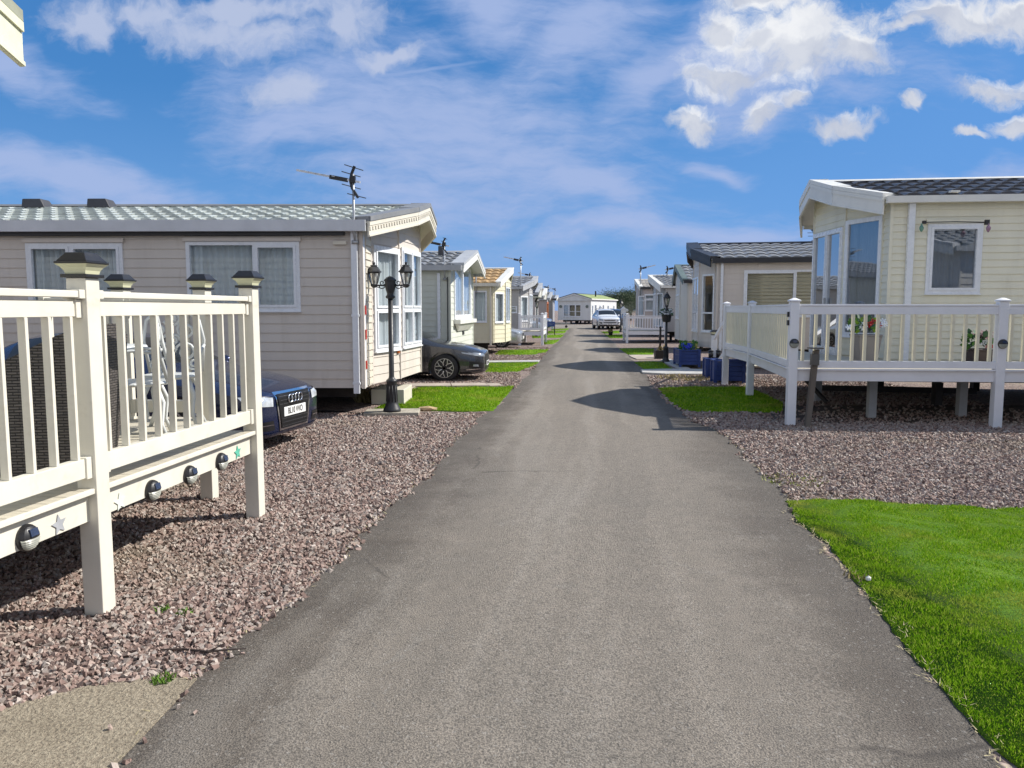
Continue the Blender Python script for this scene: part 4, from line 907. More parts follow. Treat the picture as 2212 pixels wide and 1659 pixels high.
c = P2 + DL * .7 + DD * .02; fs.cbox((c.x, c.y, .615), (1.3, .03, .15), 0, ANG); fs.build('fascia', DECKW, LD, bevel=.003)
js = MB()
for k in range(4):
    c = P0 + DD * (.3 + k * 1.15) + DL * 1.0; js.cbox((c.x, c.y, .60), (1.9, .05, .18), 0, ANG)
js.build('joist', UNDER, LD)
for k in (.55, 1.55): post(LD, P1 + DL * 1.5 + DD * (k - .5), .1, 0, .6, DECKW, ANG, None)
nrm = -DL; p_f = P1 + DL * (.012 - .015)
def on_fascia(x, y, off=0.0):
    r = ray(x, y); tt = (p_f + nrm * off).dot(nrm) / (r[0] * nrm.x + r[1] * nrm.y); return Vector((r[0] * tt, r[1] * tt, CH + r[2] * tt))
la = math.atan2(nrm.y, nrm.x)
for x, y in ((326, 1059), (407, 1026), (475, 997), (55, 1161)): fence_lamp(LD, on_fascia(x, y, .001), la)
STARG = mat('star_grey', (.34, .35, .37), .5); STARW = mat('star_white', (.62, .66, .60), .5); START = mat('star_green', (.10, .42, .30), .5)
for (x, y), m, r_ in (((127, 1133), STARG, .055), ((259, 1084), STARW, .055), ((513, 977), START, .055)):
    b = MB(); vs = [(0, r_ * (1 if k % 2 == 0 else .46) * math.cos(math.pi * k / 5 + math.pi / 2 + .12), r_ * (1 if k % 2 == 0 else .46) * math.sin(math.pi * k / 5 + math.pi / 2 + .12)) for k in range(10)]
    b.add([(0, q[1], q[2]) for q in vs] + [(.004, q[1], q[2]) for q in vs], [tuple(range(10)), tuple(range(19, 9, -1))] + [(k, (k + 1) % 10, 10 + (k + 1) % 10, 10 + k) for k in range(10)])
    s_ = b.build('star_sticker', m, LD, loc=on_fascia(x, y, .002)); s_.rotation_euler = (0, 0, la)

# ---- rattan chair on the near decking
RAT = bpy.data.materials.new('rattan'); RAT.use_nodes = True; nt = RAT.node_tree; b_ = nt.nodes['Principled BSDF']
tc = nd(nt, 'ShaderNodeTexCoord'); uvn = tc.outputs['UV']
br = nd(nt, 'ShaderNodeTexBrick'); br.offset = .5; setin(br, Scale=1.0, Mortar_Size=.004); br.inputs['Brick Width'].default_value = .06; br.inputs['Row Height'].default_value = .017; br.inputs['Mortar Smooth'].default_value = 1.0
nt.links.new(uvn, br.inputs['Vector']); br.inputs['Color1'].default_value = (.12, .105, .097, 1); br.inputs['Color2'].default_value = (.07, .062, .058, 1); br.inputs['Mortar'].default_value = (.012, .01, .009, 1)
nt.links.new(br.outputs['Color'], b_.inputs['Base Color']); setin(b_, Roughness=.45)
bn = nd(nt, 'ShaderNodeBump'); bn.invert = True; setin(bn, Strength=1.0, Distance=.012); nt.links.new(br.outputs['Fac'], bn.inputs['Height']); nt.links.new(bn.outputs[0], b_.inputs['Normal'])
def uvbox(o):
    me = o.data; l = me.uv_layers.new(name='UVMap')
    for p in me.polygons:
        n = p.normal; 
        for i in p.loop_indices:
            v = me.vertices[me.loops[i].vertex_index].co
            l.data[i].uv = (v.x, v.z) if abs(n.y) > max(abs(n.x), abs(n.z)) else ((v.y, v.z) if abs(n.x) > abs(n.z) else (v.x, v.y))
RC = thing('rattan_armchair', 'dark brown woven rattan armchair standing on the near decking', 'chair', (-3.02, 4.78, .725), R(6))
b = MB()   # side panel facing the viewer: low arm on the left rising to a high back on the right
def panel(y0, y1): 
    prof = [(-.42, 0), (.36, 0), (.43, .32), (.47, .80), (.44, .86), (.30, .80), (.02, .66), (-.30, .50), (-.42, .44)]
    n = len(prof); b.add([(x, y0, z) for x, z in prof] + [(x, y1, z) for x, z in prof], [tuple(range(n - 1, -1, -1)), tuple(range(n, 2 * n))] + [(i, (i + 1) % n, n + (i + 1) % n, n + i) for i in range(n)])
panel(-.36, -.28); o = b.build('arm_panel', RAT, RC); uvbox(o); b = MB(); panel(.28, .36); o = b.build('arm_panel', RAT, RC); uvbox(o)
b = MB(); b.hexa([(.28, -.28, .0), (.40, -.28, .0), (.40, .28, .0), (.28, .28, .0), (.37, -.28, .86), (.47, -.28, .88), (.47, .28, .88), (.37, .28, .86)]); o = b.build('backrest', RAT, RC); uvbox(o)
o = MB().box(-.41, .30, -.278, .278, .10, .36).build('seat', RAT, RC); uvbox(o)
MB().box(-.40, .28, -.27, .27, .362, .45).build('cushion', mat('grey_cushion', (.25, .25, .26), .9), RC, bevel=.03)

# ---- white ornate cast metal bistro set
CASTW = mat('white_cast_metal', (.60, .62, .61), .35, var=.06)
def scroll(mb, o, ex, ez, r, turns=1.3, w=.011, s0=0.0, sg=1, n=16):
    P = []
    for k in range(n + 1):
        t = k / n; a = s0 + sg * turns * 2 * math.pi * t; q = r * (1 - .72 * t); P.append(Vector(o) + Vector(ex) * q * math.cos(a) + Vector(ez) * q * math.sin(a))
    mb.tube(P, w, 6)
def cast_chair(loc, rz, label):
    c = thing('garden_chair', label, 'chair', loc, rz, 'white cast metal garden furniture')
    b = MB(); b.lathe([(.01, .42), (.21, .42), (.225, .435), (.21, .45), (.01, .45)], 20)
    b.build('seat', CASTW, c, smooth=False)
    b = MB(); P = [(-.20, .02, .45), (-.23, -.04, .72), (-.20, -.06, .88), (-.10, -.07, .97), (0, -.07, 1.0), (.10, -.07, .97), (.20, -.06, .88), (.23, -.04, .72), (.20, .02, .45)]
    P = [(x, y + .20, z) for x, y, z in P]; b.tube(P, .014, 7)
    for x, z, r, s0, sg in ((-.09, .62, .085, 0, 1), (.09, .62, .085, math.pi, -1), (-.10, .80, .075, 1.2, -1), (.10, .80, .075, 1.9, 1), (0, .90, .06, -1.5, 1), (0, .72, .05, 0, 1), (-.15, .52, .05, 0, -1), (.15, .52, .05, 3.1, 1)): scroll(b, (x, .145, z), (1, 0, 0), (0, 0, 1), r, 1.4, .012, s0, sg)
    b.build('backrest', CASTW, c, smooth=True)
    b = MB()
    for sx in (-1, 1):
        b.tube([(sx * .21, .16, .66), (sx * .25, .0, .68), (sx * .25, -.14, .66), (sx * .22, -.17, .58), (sx * .20, -.12, .45)], .013, 6)
    b.build('armrest', CASTW, c, smooth=True)
    me = None
    for sx in (-1, 1):
        for sy in (-1, 1):
            if me is None: me = MB().tube([(.0, .0, .43), (.05, .05, .30), (.035, .035, .14), (.085, .085, .0)], [.02, .018, .014, .018], 7).build('leg', CASTW, c, smooth=True); o = me
            else: o = copy_obj(me, c)
            o.location = (sx * .13, sy * .13, 0); o.scale = (sx, sy, 1)
    return c
cast_chair((-2.75, 5.62, .725), R(-70), 'white ornate metal chair right behind the rattan chair on the near decking')
cast_chair((-2.75, 6.2, .725), R(15), 'white ornate metal chair at the far end of the near decking')
tb = thing('garden_table', 'white ornate round metal table between the white chairs', 'table', (-3.25, 6.0, .725), 0, 'white cast metal garden furniture')
MB().lathe([(.01, .66), (.36, .66), (.37, .675), (.36, .69), (.01, .69)], 28).build('table_top', CASTW, tb)
b = MB()
for k in range(3):
    a = k * 2.094; e = (math.cos(a), math.sin(a), 0)
    b.tube([(e[0] * .06, e[1] * .06, .65), (e[0] * .12, e[1] * .12, .45), (e[0] * .05, e[1] * .05, .28), (e[0] * .22, e[1] * .22, .0)], .02, 7); scroll(b, (e[0] * .16, e[1] * .16, .52), e, (0, 0, 1), .09, 1.2, .012, 3.1)
b.build('pedestal', CASTW, tb, smooth=True)

# ---- white decking of the cream caravan, right
RD = thing('decking', 'white plastic decking with cream spindles in front of the cream caravan', 'decking')
A_ = Vector((4.06, 11.12)); B_ = Vector((6.93, 10.92)); dR = (B_ - A_).normalized(); E_ = B_ + dR * 2.9; nR = Vector((-dR.y, dR.x)); angR = math.atan2(dR.y, dR.x)
g_ = gr(1621, 857); Cq = Vector((g_.x, g_.y + .06)); g_ = gr(1567, 832); Dq = Vector((g_.x, g_.y + .06)); sR = .125
for p in (A_, B_, E_): post(RD, p, sR, 0, 1.80, DECKWH, angR, 'pyramid')
for p in (Cq, Dq): post(RD, p, sR, 0, 1.80, DECKWH, angR, 'pyramid')
kw = dict(cap=(.07, .03), top=.115, bot=.10, gap=.0, bracket=False, bth=.05)
railing(RD, A_, B_, 1.765, .85, 16, DECKWH, BALC, bw=(.045, .04), **kw); railing(RD, B_, E_, 1.765, .85, 16, DECKWH, BALC, bw=(.045, .04), **kw)
railing(RD, A_, Cq, 1.765, .85, 24, DECKWH, BALC, bw=(.03, .10), **kw); railing(RD, Cq, Dq, 1.765, .85, 15, DECKWH, BALC, bw=(.03, .10), **kw)
fl = MB(); Q = [(A_.x - .02, A_.y + .02), (E_.x, E_.y + .02), (E_.x - .2, 12.6), (6.75, 13.0), (6.05, 13.9), (5.95, 15.6), (Dq.x + 1.1, Dq.y), (Dq.x, Dq.y), (Cq.x, Cq.y)]
fl.prism(Q, .80, .835); fl.build('floor', BOARD, RD)
fs = MB()
for a, b in ((A_, B_), (B_, E_), (Dq, Cq), (Cq, A_)):
    a, b = Vector(a), Vector(b); d = (b - a).normalized(); c = (a + b) / 2 + Vector((-d.y, d.x)) * .012; fs.cbox((c.x, c.y, .735), ((b - a).length - sR, .03, .155), 0, math.atan2(d.y, d.x))
    fs.cbox((c.x + d.y * .03, c.y - d.x * .03, .826), ((b - a).length - sR, .06, .024), 0, math.atan2(d.y, d.x))
fs.build('fascia', DECKWH, RD, bevel=.004)
LEGM = mat('leg_grey', (.40, .41, .42), .6, var=.1, dirt=.3)
for x, y, w in ((1885, 903, .12), (2080, 900, .125), (1768, 869, .12)):
    p = gr(x, y); post(RD, (p.x, p.y + .06), w, 0, .79, LEGM, angR, None)
b = MB(); b.bar((5.1, 14.2, .75), (5.6, 13.6, .05), .08, .05); b.bar((5.9, 14.6, .2), (8.5, 14.0, .2), .08, .1); b.build('brace', UNDER, RD)
for p in (A_, B_): fence_lamp(RD, (p.x - nR.x * (sR / 2 + .001), p.y - nR.y * (sR / 2 + .001), 1.205), math.atan2(-nR.y, -nR.x), .068)
b = MB()
for z in (1.50, 1.62): b.cbox((A_.x - sR / 2 - .012, A_.y + .02, z), (.024, .05, .075), 0, angR)
b.build('hinge', BLACKP, RD)
# steps rail at its far end
SP_ = Vector((5.02, 19.1)); post(RD, SP_, .12, 0, 1.05, DECKWH, angR, 'solar')
b = MB(); b.bar((SP_.x, SP_.y - .05, .98), (Dq.x + .08, Dq.y + .06, 1.60), .05, .09); b.bar((SP_.x, SP_.y - .05, .26), (Dq.x + .08, Dq.y + .06, .85), .05, .07); b.build('handrail', DECKWH, RD, bevel=.004)
st = MB()
for k in range(3): st.box(Dq.x + .15, Dq.x + 1.0, Dq.y + .1 + k * .5, Dq.y + .55 + k * .5, .58 - .24 * k, .62 - .24 * k)
st.build('step', BOARD, RD)
# wooden stake with a socket box
ST = thing('wooden_stake', 'weathered leaning wooden stake with a meter box on top', 'post', (4.27, 11.0, 0))
MB().hexa([(-.045, -.035, -.05), (.03, -.035, -.05), (.03, .035, -.05), (-.045, .035, -.05), (.045, -.035, 1.10), (.12, -.035, 1.12), (.12, .035, 1.12), (.045, .035, 1.10)]).build('stake', mat('weathered_wood', (.14, .12, .10), .9, var=.25, vs=8, bump=.6, bs=60, stretch=(1, 1, .12), dirt=.4), ST)
b = MB(); b.box(-.02, .09, -.12, -.045, .90, 1.06); b.box(-.035, .14, -.14, .05, 1.132, 1.15); b.build('meter_box', mat('box_brown', (.10, .095, .085), .7), ST, bevel=.005)

# ---- plants on that decking
LEAF = mat('leaf_mid', (.07, .20, .03), .6, var=.3, vs=15); LEAFD = mat('leaf_dark', (.035, .10, .045), .6, var=.3, vs=15); LEAFL = mat('leaf_lime', (.25, .42, .03), .6, var=.2, vs=15)
def leaves(mb, c, n, r, sz, up=.4, mi=0, rs=random):
    for _ in range(n):
        a = rs.uniform(0, 6.28); u = rs.uniform(-.5, 1); q = Vector((math.cos(a), math.sin(a), u)).normalized(); p = Vector(c) + q * r * rs.uniform(.4, 1); d = (q + Vector((rs.uniform(-.6, .6), rs.uniform(-.6, .6), up))).normalized(); s = d.cross(Vector((rs.uniform(-1, 1), rs.uniform(-1, 1), .3))).normalized() * sz * .42
        t = p + d * sz; m_ = p + d * sz * .5; mb.add([p, m_ + s, t, m_ - s], ((0, 1, 2, 3),), mi)
def flowers(mb, c, n, r, sz, mi=0, rs=random):
    for _ in range(n):
        a = rs.uniform(0, 6.28); d = r * math.sqrt(rs.random()); p = Vector(c) + Vector((d * math.cos(a), d * math.sin(a), rs.uniform(-.3, .6) * r))
        for k in range(6):
            t = k * 1.047 + a; e = Vector((math.cos(t), math.sin(t) * .6, math.sin(t) * .8)) * sz; f = Vector((math.cos(t + .5), math.sin(t + .5) * .6, math.sin(t + .5) * .8)) * sz; mb.add([p, p + e, p + (e + f) * .62, p + f], ((0, 1, 2, 3),), mi)
        mb.blob(p, sz * .4, mi)
def flower_pot(label, loc, pot, rad, h, blooms, leafm, leafn, fh):
    o = thing('flower_pot', label, 'flower pot', loc, 0, 'planted pots')
    b = MB(); t = rad * 1.05; u = rad * .78; b.hexa([(-u, -u, 0), (u, -u, 0), (u, u, 0), (-u, u, 0), (-t, -t, h), (t, -t, h), (t, t, h), (-t, t, h)]); b.box(-t * 1.05, t * 1.05, -t * 1.05, t * 1.05, h + .001, h + .03); b.build('pot', pot, o, bevel=.008)
    rs = random.Random(hash(label) % 1000 if False else len(label) * 7); b = MB(); 
    for k, m_ in enumerate(leafm): leaves(b, (rs.uniform(-.4, .4) * rad, rs.uniform(-.3, .3) * rad, h + fh * .45), leafn, rad * 1.15, rad * .62, .4, k, rs)
    b.build('foliage', leafm, o, recalc=False)
    for m_, n, dx, dz, r_, sz in blooms:
        b = MB(); flowers(b, (dx, -.05, h + dz), n, r_, sz, 0, rs); b.build('flowers', m_, o, recalc=False)
    return o
WHF = mat('white_petal', (.80, .82, .84), .6); REF = mat('red_petal', (.50, .012, .015), .5); PUF = mat('dark_red_petal', (.13, .012, .04), .5); BLF = mat('blue_petal', (.03, .05, .55), .5); YEF = mat('yellow_petal', (.6, .55, .12), .5)
p = at(1868, 780, 12.25)
flower_pot('grey pot of red and white flowers by the french doors', (p.x, 12.25, .836), mat('grey_pot', (.21, .20, .20), .7, var=.1), .17, .43, [(WHF, 9, -.13, .16, .10, .06), (REF, 9, .06, .20, .10, .055), (WHF, 3, -.28, .12, .05, .05), (WHF, 5, .2, .2, .07, .05)], [LEAFD, LEAF, LEAFL], 26, .3)
p = at(2117, 780, 11.9)
flower_pot('dark pot of purple red flowers under the small window', (p.x, 11.9, .836), mat('dark_pot', (.05, .035, .035), .6), .17, .22, [(PUF, 8, -.02, .22, .10, .06), (WHF, 3, .02, .12, .06, .05), (REF, 4, .12, .05, .05, .04)], [LEAFD, LEAF], 26, .25)
# festoon bulbs by the small window
FB = thing('festoon_lights', 'black cable with green and pink glass bulbs above the small window', 'fairy lights')
w0, w1 = at(1993, 481, 12.86), at(2128, 481, 12.5)
b = MB(); b.tube([w0 + Vector((0, -.05, .0)), (w0 + w1) / 2 + Vector((0, -.09, .005)), w1 + Vector((0, -.05, 0))], .009, 6); b.cbox(w0 + Vector((-.0, -.05, 0)), (.05, .05, .05)); b.cbox(w1 + Vector((0, -.05, 0)), (.06, .05, .08)); b.build('cable', BLACKP, FB)
for p, m_, dx in ((w0, mat('green_bulb', (.13, .28, .22), .15), -.05), (w1, mat('pink_bulb', (.30, .18, .26), .15), .015)):
    MB().lathe([(.012, .0), (.016, -.03), (.04, -.065), (.036, -.095), (.016, -.13), (.002, -.14)], 6, (p.x + dx, p.y - .07, p.z - .02)).build('bulb', m_, FB)

# ---- small far deckings
def small_deck(label, x0, x1, y0, y1, zf, zt, nb, ns, mw, mb_, lean=R(-5.4)):
    d = thing('decking', label, 'decking', (x0, y0, 0), lean)
    W_, D_ = x1 - x0, y1 - y0; s = .12
    for p in ((0, 0), (W_, 0), (W_, D_), (0, D_)): post(d, p, s, 0, zt + .06, mw, 0, 'pyramid', 0)
    kk = dict(cap=(.08, .035), top=.09, bot=.09, bracket=False, bevel=0)
    railing(d, (0, 0), (W_, 0), zt, zf + .05, nb, mw, mb_, bw=(.045, .045), **kk)
    for x in (0, W_): railing(d, (x, 0), (x, D_), zt, zf + .05, ns, mw, mb_, bw=(.045, .045), **kk)
    MB().box(0, W_, .02, D_, zf - .03, zf).build('floor', BOARD, d); b = MB(); b.box(.05, W_ - .05, -.015, .015, zf - .20, zf - .035)
    for x in (0, W_): b.box(x - .015, x + .015, .05, D_ - .05, zf - .20, zf - .035)
    b.build('fascia', mw, d); return d
small_deck('small white decking in the left row beside the blue sign', .36, 1.42, 36.1, 39.3, .66, 1.40, 10, 14, DECKWH, DECKWH)
small_deck('small white decking in the right row behind the black tub', 5.72, 7.62, 38.3, 41.2, .62, 1.36, 14, 12, DECKWH, DECKWH)
# ================================================================== CARS
TYRE = mat('tyre_rubber', (.02, .02, .021), .75, var=.15); CHROME = mat('chrome', (.75, .76, .78), .12, 1.0, var=.03); ALLOY = mat('alloy', (.55, .56, .58), .3, .9, var=.05); DALLOY = mat('dark_alloy', (.05, .05, .055), .35, .5)
CARG = mat('car_glass', (.012, .014, .016), .05, spec=.8, var=.1); HLG = mat('headlamp', (.30, .33, .37), .08, .3, var=.25, vs=9, spec=.8, coat=.8); PLATEW = mat('plate_white', (.78, .78, .76), .4, var=.03); INK = mat('plate_ink', (.012, .012, .014), .5)
GRILL = mat('grille_black', (.010, .010, .011), .35)
def paint(name, col, metal=.35): return mat('paint_' + name, col, .28, metal, var=.04, vs=30, spec=.5, coat=1.0)
HATCH = [  # x, zb, (wl, zl), (wm, zm), (ws, zs), (wt, zt), zc
    (0.0, .23, (.52, .28), (.60, .45), (.58, .62), (.46, .685), .71), (-.05, .21, (.66, .26), (.72, .45), (.69, .645), (.54, .715), .745), (-.20, .18, (.80, .24), (.835, .46), (.80, .69), (.64, .77), .81), (-.48, .17, (.84, .24), (.875, .50), (.85, .755), (.68, .845), .895),
    (-.95, .17, (.85, .24), (.885, .55), (.865, .83), (.71, .915), .96), (-1.30, .17, (.85, .24), (.885, .58), (.87, .875), (.74, .965), 1.01), (-2.05, .17, (.85, .24), (.885, .60), (.87, .93), (.60, 1.365), 1.415), (-2.75, .17, (.85, .24), (.885, .60), (.87, .95), (.60, 1.405), 1.45),
    (-3.45, .17, (.85, .24), (.885, .60), (.865, .96), (.57, 1.36), 1.41), (-3.98, .20, (.84, .26), (.875, .62), (.84, .97), (.64, 1.06), 1.10), (-4.2, .26, (.76, .31), (.81, .6), (.78, .86), (.58, .95), .98), (-4.28, .32, (.6, .36), (.66, .56), (.62, .74), (.48, .81), .84)]
SUVS = [(0.0, .34, (.60, .40), (.68, .58), (.66, .78), (.50, .87), .90), (-.06, .31, (.72, .37), (.78, .58), (.75, .81), (.58, .91), .94), (-.25, .27, (.86, .35), (.90, .6), (.86, .87), (.70, .97), 1.01), (-.55, .25, (.91, .34), (.93, .64), (.90, .93), (.74, 1.03), 1.07), (-1.0, .25, (.91, .34), (.93, .68), (.91, .98), (.77, 1.08), 1.12), (-1.32, .25, (.91, .34), (.93, .7), (.91, 1.01), (.79, 1.12), 1.16),
    (-2.0, .25, (.91, .34), (.93, .7), (.91, 1.06), (.66, 1.62), 1.68), (-2.8, .25, (.91, .34), (.93, .7), (.91, 1.08), (.66, 1.66), 1.72), (-3.8, .25, (.91, .34), (.93, .7), (.91, 1.10), (.63, 1.62), 1.68), (-4.3, .30, (.88, .38), (.91, .7), (.87, 1.10), (.66, 1.2), 1.24), (-4.5, .38, (.74, .44), (.78, .7), (.75, .9), (.58, 1.0), 1.04)]
def car(label, loc, rz, pm, sec, kind_='hatch', wheel_r=.325, axles=(-.88, -3.50), sc=1.0, plate=None, rimm=None, gm=None):
    root = thing('parked_car', label, 'car', (loc[0], loc[1], 0), rz, 'cars parked beside the caravans'); root.scale = (sc, sc, sc)
    vs = []; fs = []; mi = []; N = 12
    for x, zb, l, m_, s_, t_, zc in sec:
        H = [(0, zb), (l[0] * .85, zb), l, m_, s_, t_, (0, zc)]
        ring = H + [(-y, z) for y, z in H[-2:0:-1]]; vs += [(x, y, z) for y, z in ring]
    ns = len(sec)
    for i in range(ns - 1):
        for k in range(N):
            k2 = (k + 1) % N; fs.append((i * N + k, i * N + k2, (i + 1) * N + k2, (i + 1) * N + k)); band = min(k, 11 - k)
            g_ = (band == 5 and i == 5) or (band == 4 and i in (6, 7)) or (band == 5 and i == ns - 4); mi.append(1 if g_ else 0)
    fs += [tuple(range(N)), tuple(range((ns - 1) * N, ns * N))[::-1]]; mi += [0, 0]
    me = bpy.data.meshes.new('body'); me.from_pydata(vs, [], fs); me.materials.append(pm); me.materials.append(CARG); me.polygons.foreach_set('material_index', mi)
    bm = bmesh.new(); bm.from_mesh(me); bmesh.ops.recalc_face_normals(bm, faces=bm.faces)
    cl = bm.edges.layers.float.new('crease_edge')
    for e in bm.edges:
        a, b = e.verts[0].index, e.verts[1].index
        if a // N == b // N: continue
        k = a % N
        if k in (4, 8): e[cl] = .55
        if k in (5, 7): e[cl] = .35
        if k in (1, 2, 10, 11): e[cl] = .6
    bm.to_mesh(me); bm.free()
    tmp = bpy.data.objects.new('body', me); COL.objects.link(tmp); sd = tmp.modifiers.new('s', 'SUBSURF'); sd.levels = 2; sd.render_levels = 2
    wells = MB()
    for x in axles:
        for sy in (-1, 1): wells.lathe([(wheel_r + .055, -.16), (wheel_r + .055, .16)], 28, (x, sy * .84, wheel_r), 0, 'y')
    wo = wells.build('cut', GRILL); bo = tmp.modifiers.new('b', 'BOOLEAN'); bo.object = wo; bo.operation = 'DIFFERENCE'; bo.solver = 'EXACT'
    dg = bpy.context.evaluated_depsgraph_get(); bme = bpy.data.meshes.new_from_object(tmp.evaluated_get(dg))
    bpy.data.objects.remove(tmp); bpy.data.objects.remove(wo)
    bm = bmesh.new(); bm.from_mesh(bme); bvh = BVHTree.FromBMesh(bm)
    gb = bm.copy(); bmesh.ops.delete(gb, geom=[f for f in gb.faces if f.material_index != 1], context='FACES'); bmesh.ops.delete(bm, geom=[f for f in bm.faces if f.material_index == 1], context='FACES')
    bm.to_mesh(bme); bm.free(); gme = bpy.data.meshes.new('window_glass'); gb.to_mesh(gme); gb.free()
    bme.name = 'body'
    for m_ in (bme, gme): m_.polygons.foreach_set('use_smooth', [True] * len(m_.polygons))
    bme.materials.clear(); bme.materials.append(pm); bme.materials.append(GRILL); gme.materials.clear(); gme.materials.append(CARG)
    bme.polygons.foreach_set('material_index', [min(1, 1 if p.material_index > 1 else 0) for p in bme.polygons]); gme.polygons.foreach_set('material_index', [0] * len(gme.polygons))
    try: bme.set_sharp_from_angle(angle=R(38))
    except Exception: pass
    bo_ = bpy.data.objects.new('body', bme); COL.objects.link(bo_); bo_.parent = root; go = bpy.data.objects.new('window_glass', gme); COL.objects.link(go); go.parent = root
    def hit(y, z, d=(-1, 0, 0), off=.004):
        d = Vector(d).normalized(); o = Vector((0, y, z)) - d * 3 if abs(d.x) > .2 else Vector((y, 0, z)) - d * 3
        h, n, _, _ = bvh.ray_cast(o, d); return (h + n * off) if h else None
    def patch(mb, q, d=(-1, 0, 0), off=.004, n=8, m=5, mi=0):
        G = []
        for j in range(m + 1):
            row = []
            for i in range(n + 1):
                u, v = i / n, j / m; p = [(q[0][k] * (1 - u) + q[1][k] * u) * (1 - v) + (q[3][k] * (1 - u) + q[2][k] * u) * v for k in (0, 1)]
                h = hit(p[0], p[1], d, off); row.append(h if h else (row[-1] if row else None))
            if any(r is None for r in row): row = [r for r in row if r] or None; row = [row[0]] * (n + 1) if row else None
            if row: G.append(row)
        if len(G) > 1: mb.grid(G, mi)
    # wheels
    me_ = None; rr = wheel_r * .70
    for x in axles:
        for sy in (-1, 1):
            if me_ is None:
                b = MB(); r = wheel_r; b.lathe([(rr, -.10), (r * .93, -.105), (r, -.08), (r, .08), (r * .93, .105), (rr, .10)], 32, (0, 0, 0), 0, 'y'); me_ = b.build('wheel', TYRE, root, smooth=True); w = me_
                b = MB(); b.lathe([(rr * .93, -.085), (rr * 1.0, -.106), (rr * 1.02, -.10), (rr * .9, -.02), (.01, -.02)], 32, (0, 0, 0), 0, 'y'); ro = b.build('rim', rimm or ALLOY, w)
                if rimm: 
                    ro.data.materials[0] = DALLOY
                b = MB()
                for k in range(7):
                    t = 2 * math.pi * k / 7; c, s = math.cos(t), math.sin(t); e1, e2 = math.cos(t + .30), math.cos(t - .30); s1, s2 = math.sin(t + .30), math.sin(t - .30)
                    b.bar((c * .03, -.085, s * .03), (c * rr * .55, -.098, s * rr * .55), .018, .02, up=(0, 1, 0)); b.bar((c * rr * .52, -.098, s * rr * .52), (e1 * rr * .97, -.10, s1 * rr * .97), .018, .02, up=(0, 1, 0)); b.bar((c * rr * .52, -.098, s * rr * .52), (e2 * rr * .97, -.10, s2 * rr * .97), .018, .02, up=(0, 1, 0))
                b.torus((0, -.098, 0), rr * .97, .010, 'y', 32, 6); b.lathe([(.001, -.10), (.035, -.10), (.035, -.05), (.001, -.05)], 12, (0, 0, 0), 0, 'y'); b.build('spokes', rimm or ALLOY, w)
            else: w = copy_tree(me_, root)
            w.location = (x, sy * .775, wheel_r); w.rotation_euler = (0, 0, 0 if sy < 0 else math.pi)
    X = Van(); X.root, X.hit, X.patch, X.bvh, X.pm = root, hit, patch, bvh, pm
    # door lines, mirrors, sills
    b = MB(); b.blob((-1.55, -.97, 1.0 if kind_ == 'hatch' else 1.14), (.09, .10, .07), 0, .0); b.bar((-1.5, -.86, .95 if kind_ == 'hatch' else 1.08), (-1.53, -.95, .98 if kind_ == 'hatch' else 1.12), .05, .03); mo = b.build('wing_mirror', pm, root, smooth=True); m2 = copy_obj(mo, root); m2.scale = (1, -1, 1)
    b = MB()
    for d in (1, -1):
        for xa in (-1.42, -2.5, -3.35): patch(b, [(xa - .008, .28), (xa + .008, .28), (xa + .008, .90), (xa - .008, .90)], (0, d, 0), .002, 1, 8)
    b.build('door_seam', GRILL, root)
    if plate:
        z, body = plate; h = hit(0, z, off=.012); b = MB(); b.box(h.x, h.x + .008, -.26, .26, z - .056, z + .056); po = b.build('number_plate', PLATEW, root, bevel=.004)
        text_obj('plate_text', body, .105, INK, po, (h.x + .0095, 0, z), (R(90), 0, R(90)), .78)
    return X
def lamp_pair(X, name, q, m, n=8, m2=4, off=.006):
    for s in (1, -1):
        b = MB(); X.patch(b, [(s * y, z) for y, z in q], off=off, n=n, m=m2); 
        if b.v: b.build(name, m, X.root, smooth=True)

# dark blue hatchback behind the near decking
AU = car('dark blue hatchback with a chrome framed grille, nose showing past the near decking', (-2.67, 9.35), R(-13), paint('navy', (.011, .020, .066), .5), HATCH, plate=(.475, 'BL10 VVO'))
b = MB(); AU.patch(b, [(-.34, .26), (.34, .26), (.42, .72), (-.42, .72)], off=.010, n=10, m=8); fr = b.build('grille_frame', CHROME, AU.root, smooth=True)
b = MB(); AU.patch(b, [(-.305, .285), (.305, .285), (.385, .695), (-.385, .695)], off=.016, n=10, m=8); gr_ = b.build('grille', GRILL, AU.root)
b = MB()
for k in range(9):
    z = .31 + k * .044; w_ = .30 + (z - .285) * .19
    if .41 < z < .54: continue
    AU.patch(b, [(-w_, z - .004), (w_, z - .004), (w_, z + .004), (-w_, z + .004)], off=.022, n=10, m=1)
b.build('grille_bar', mat('grille_bar', (.12, .12, .13), .3, .6), gr_)
h = AU.hit(0, .625, off=.03); b = MB()
for k in range(4): b.torus((h.x, (k - 1.5) * .078, .625), .047, .0095, 'x', 28, 8)
b.build('ring_emblem', CHROME, AU.root, smooth=True)
lamp_pair(AU, 'headlight', [(.47, .565), (.78, .59), (.80, .70), (.46, .668)], mat('clear_headlamp', (.60, .64, .68), .08, .2, var=.25, vs=9, spec=.8, coat=.8))
lamp_pair(AU, 'headlight_surround', [(.455, .562), (.775, .588), (.80, .712), (.448, .678)], GRILL, off=.003)
lamp_pair(AU, 'lower_intake', [(.44, .285), (.77, .30), (.78, .40), (.47, .40)], GRILL, off=.005); lamp_pair(AU, 'chrome_strip', [(.47, .345), (.70, .35), (.70, .362), (.47, .357)], CHROME, off=.012)
for s in (1, -1):
    q = AU.hit(s * .735, .345, off=.012)
    if q: MB().torus((q.x, s * .735, .345), .045, .007, 'x', 20, 6).build('fog_lamp_ring', CHROME, AU.root)
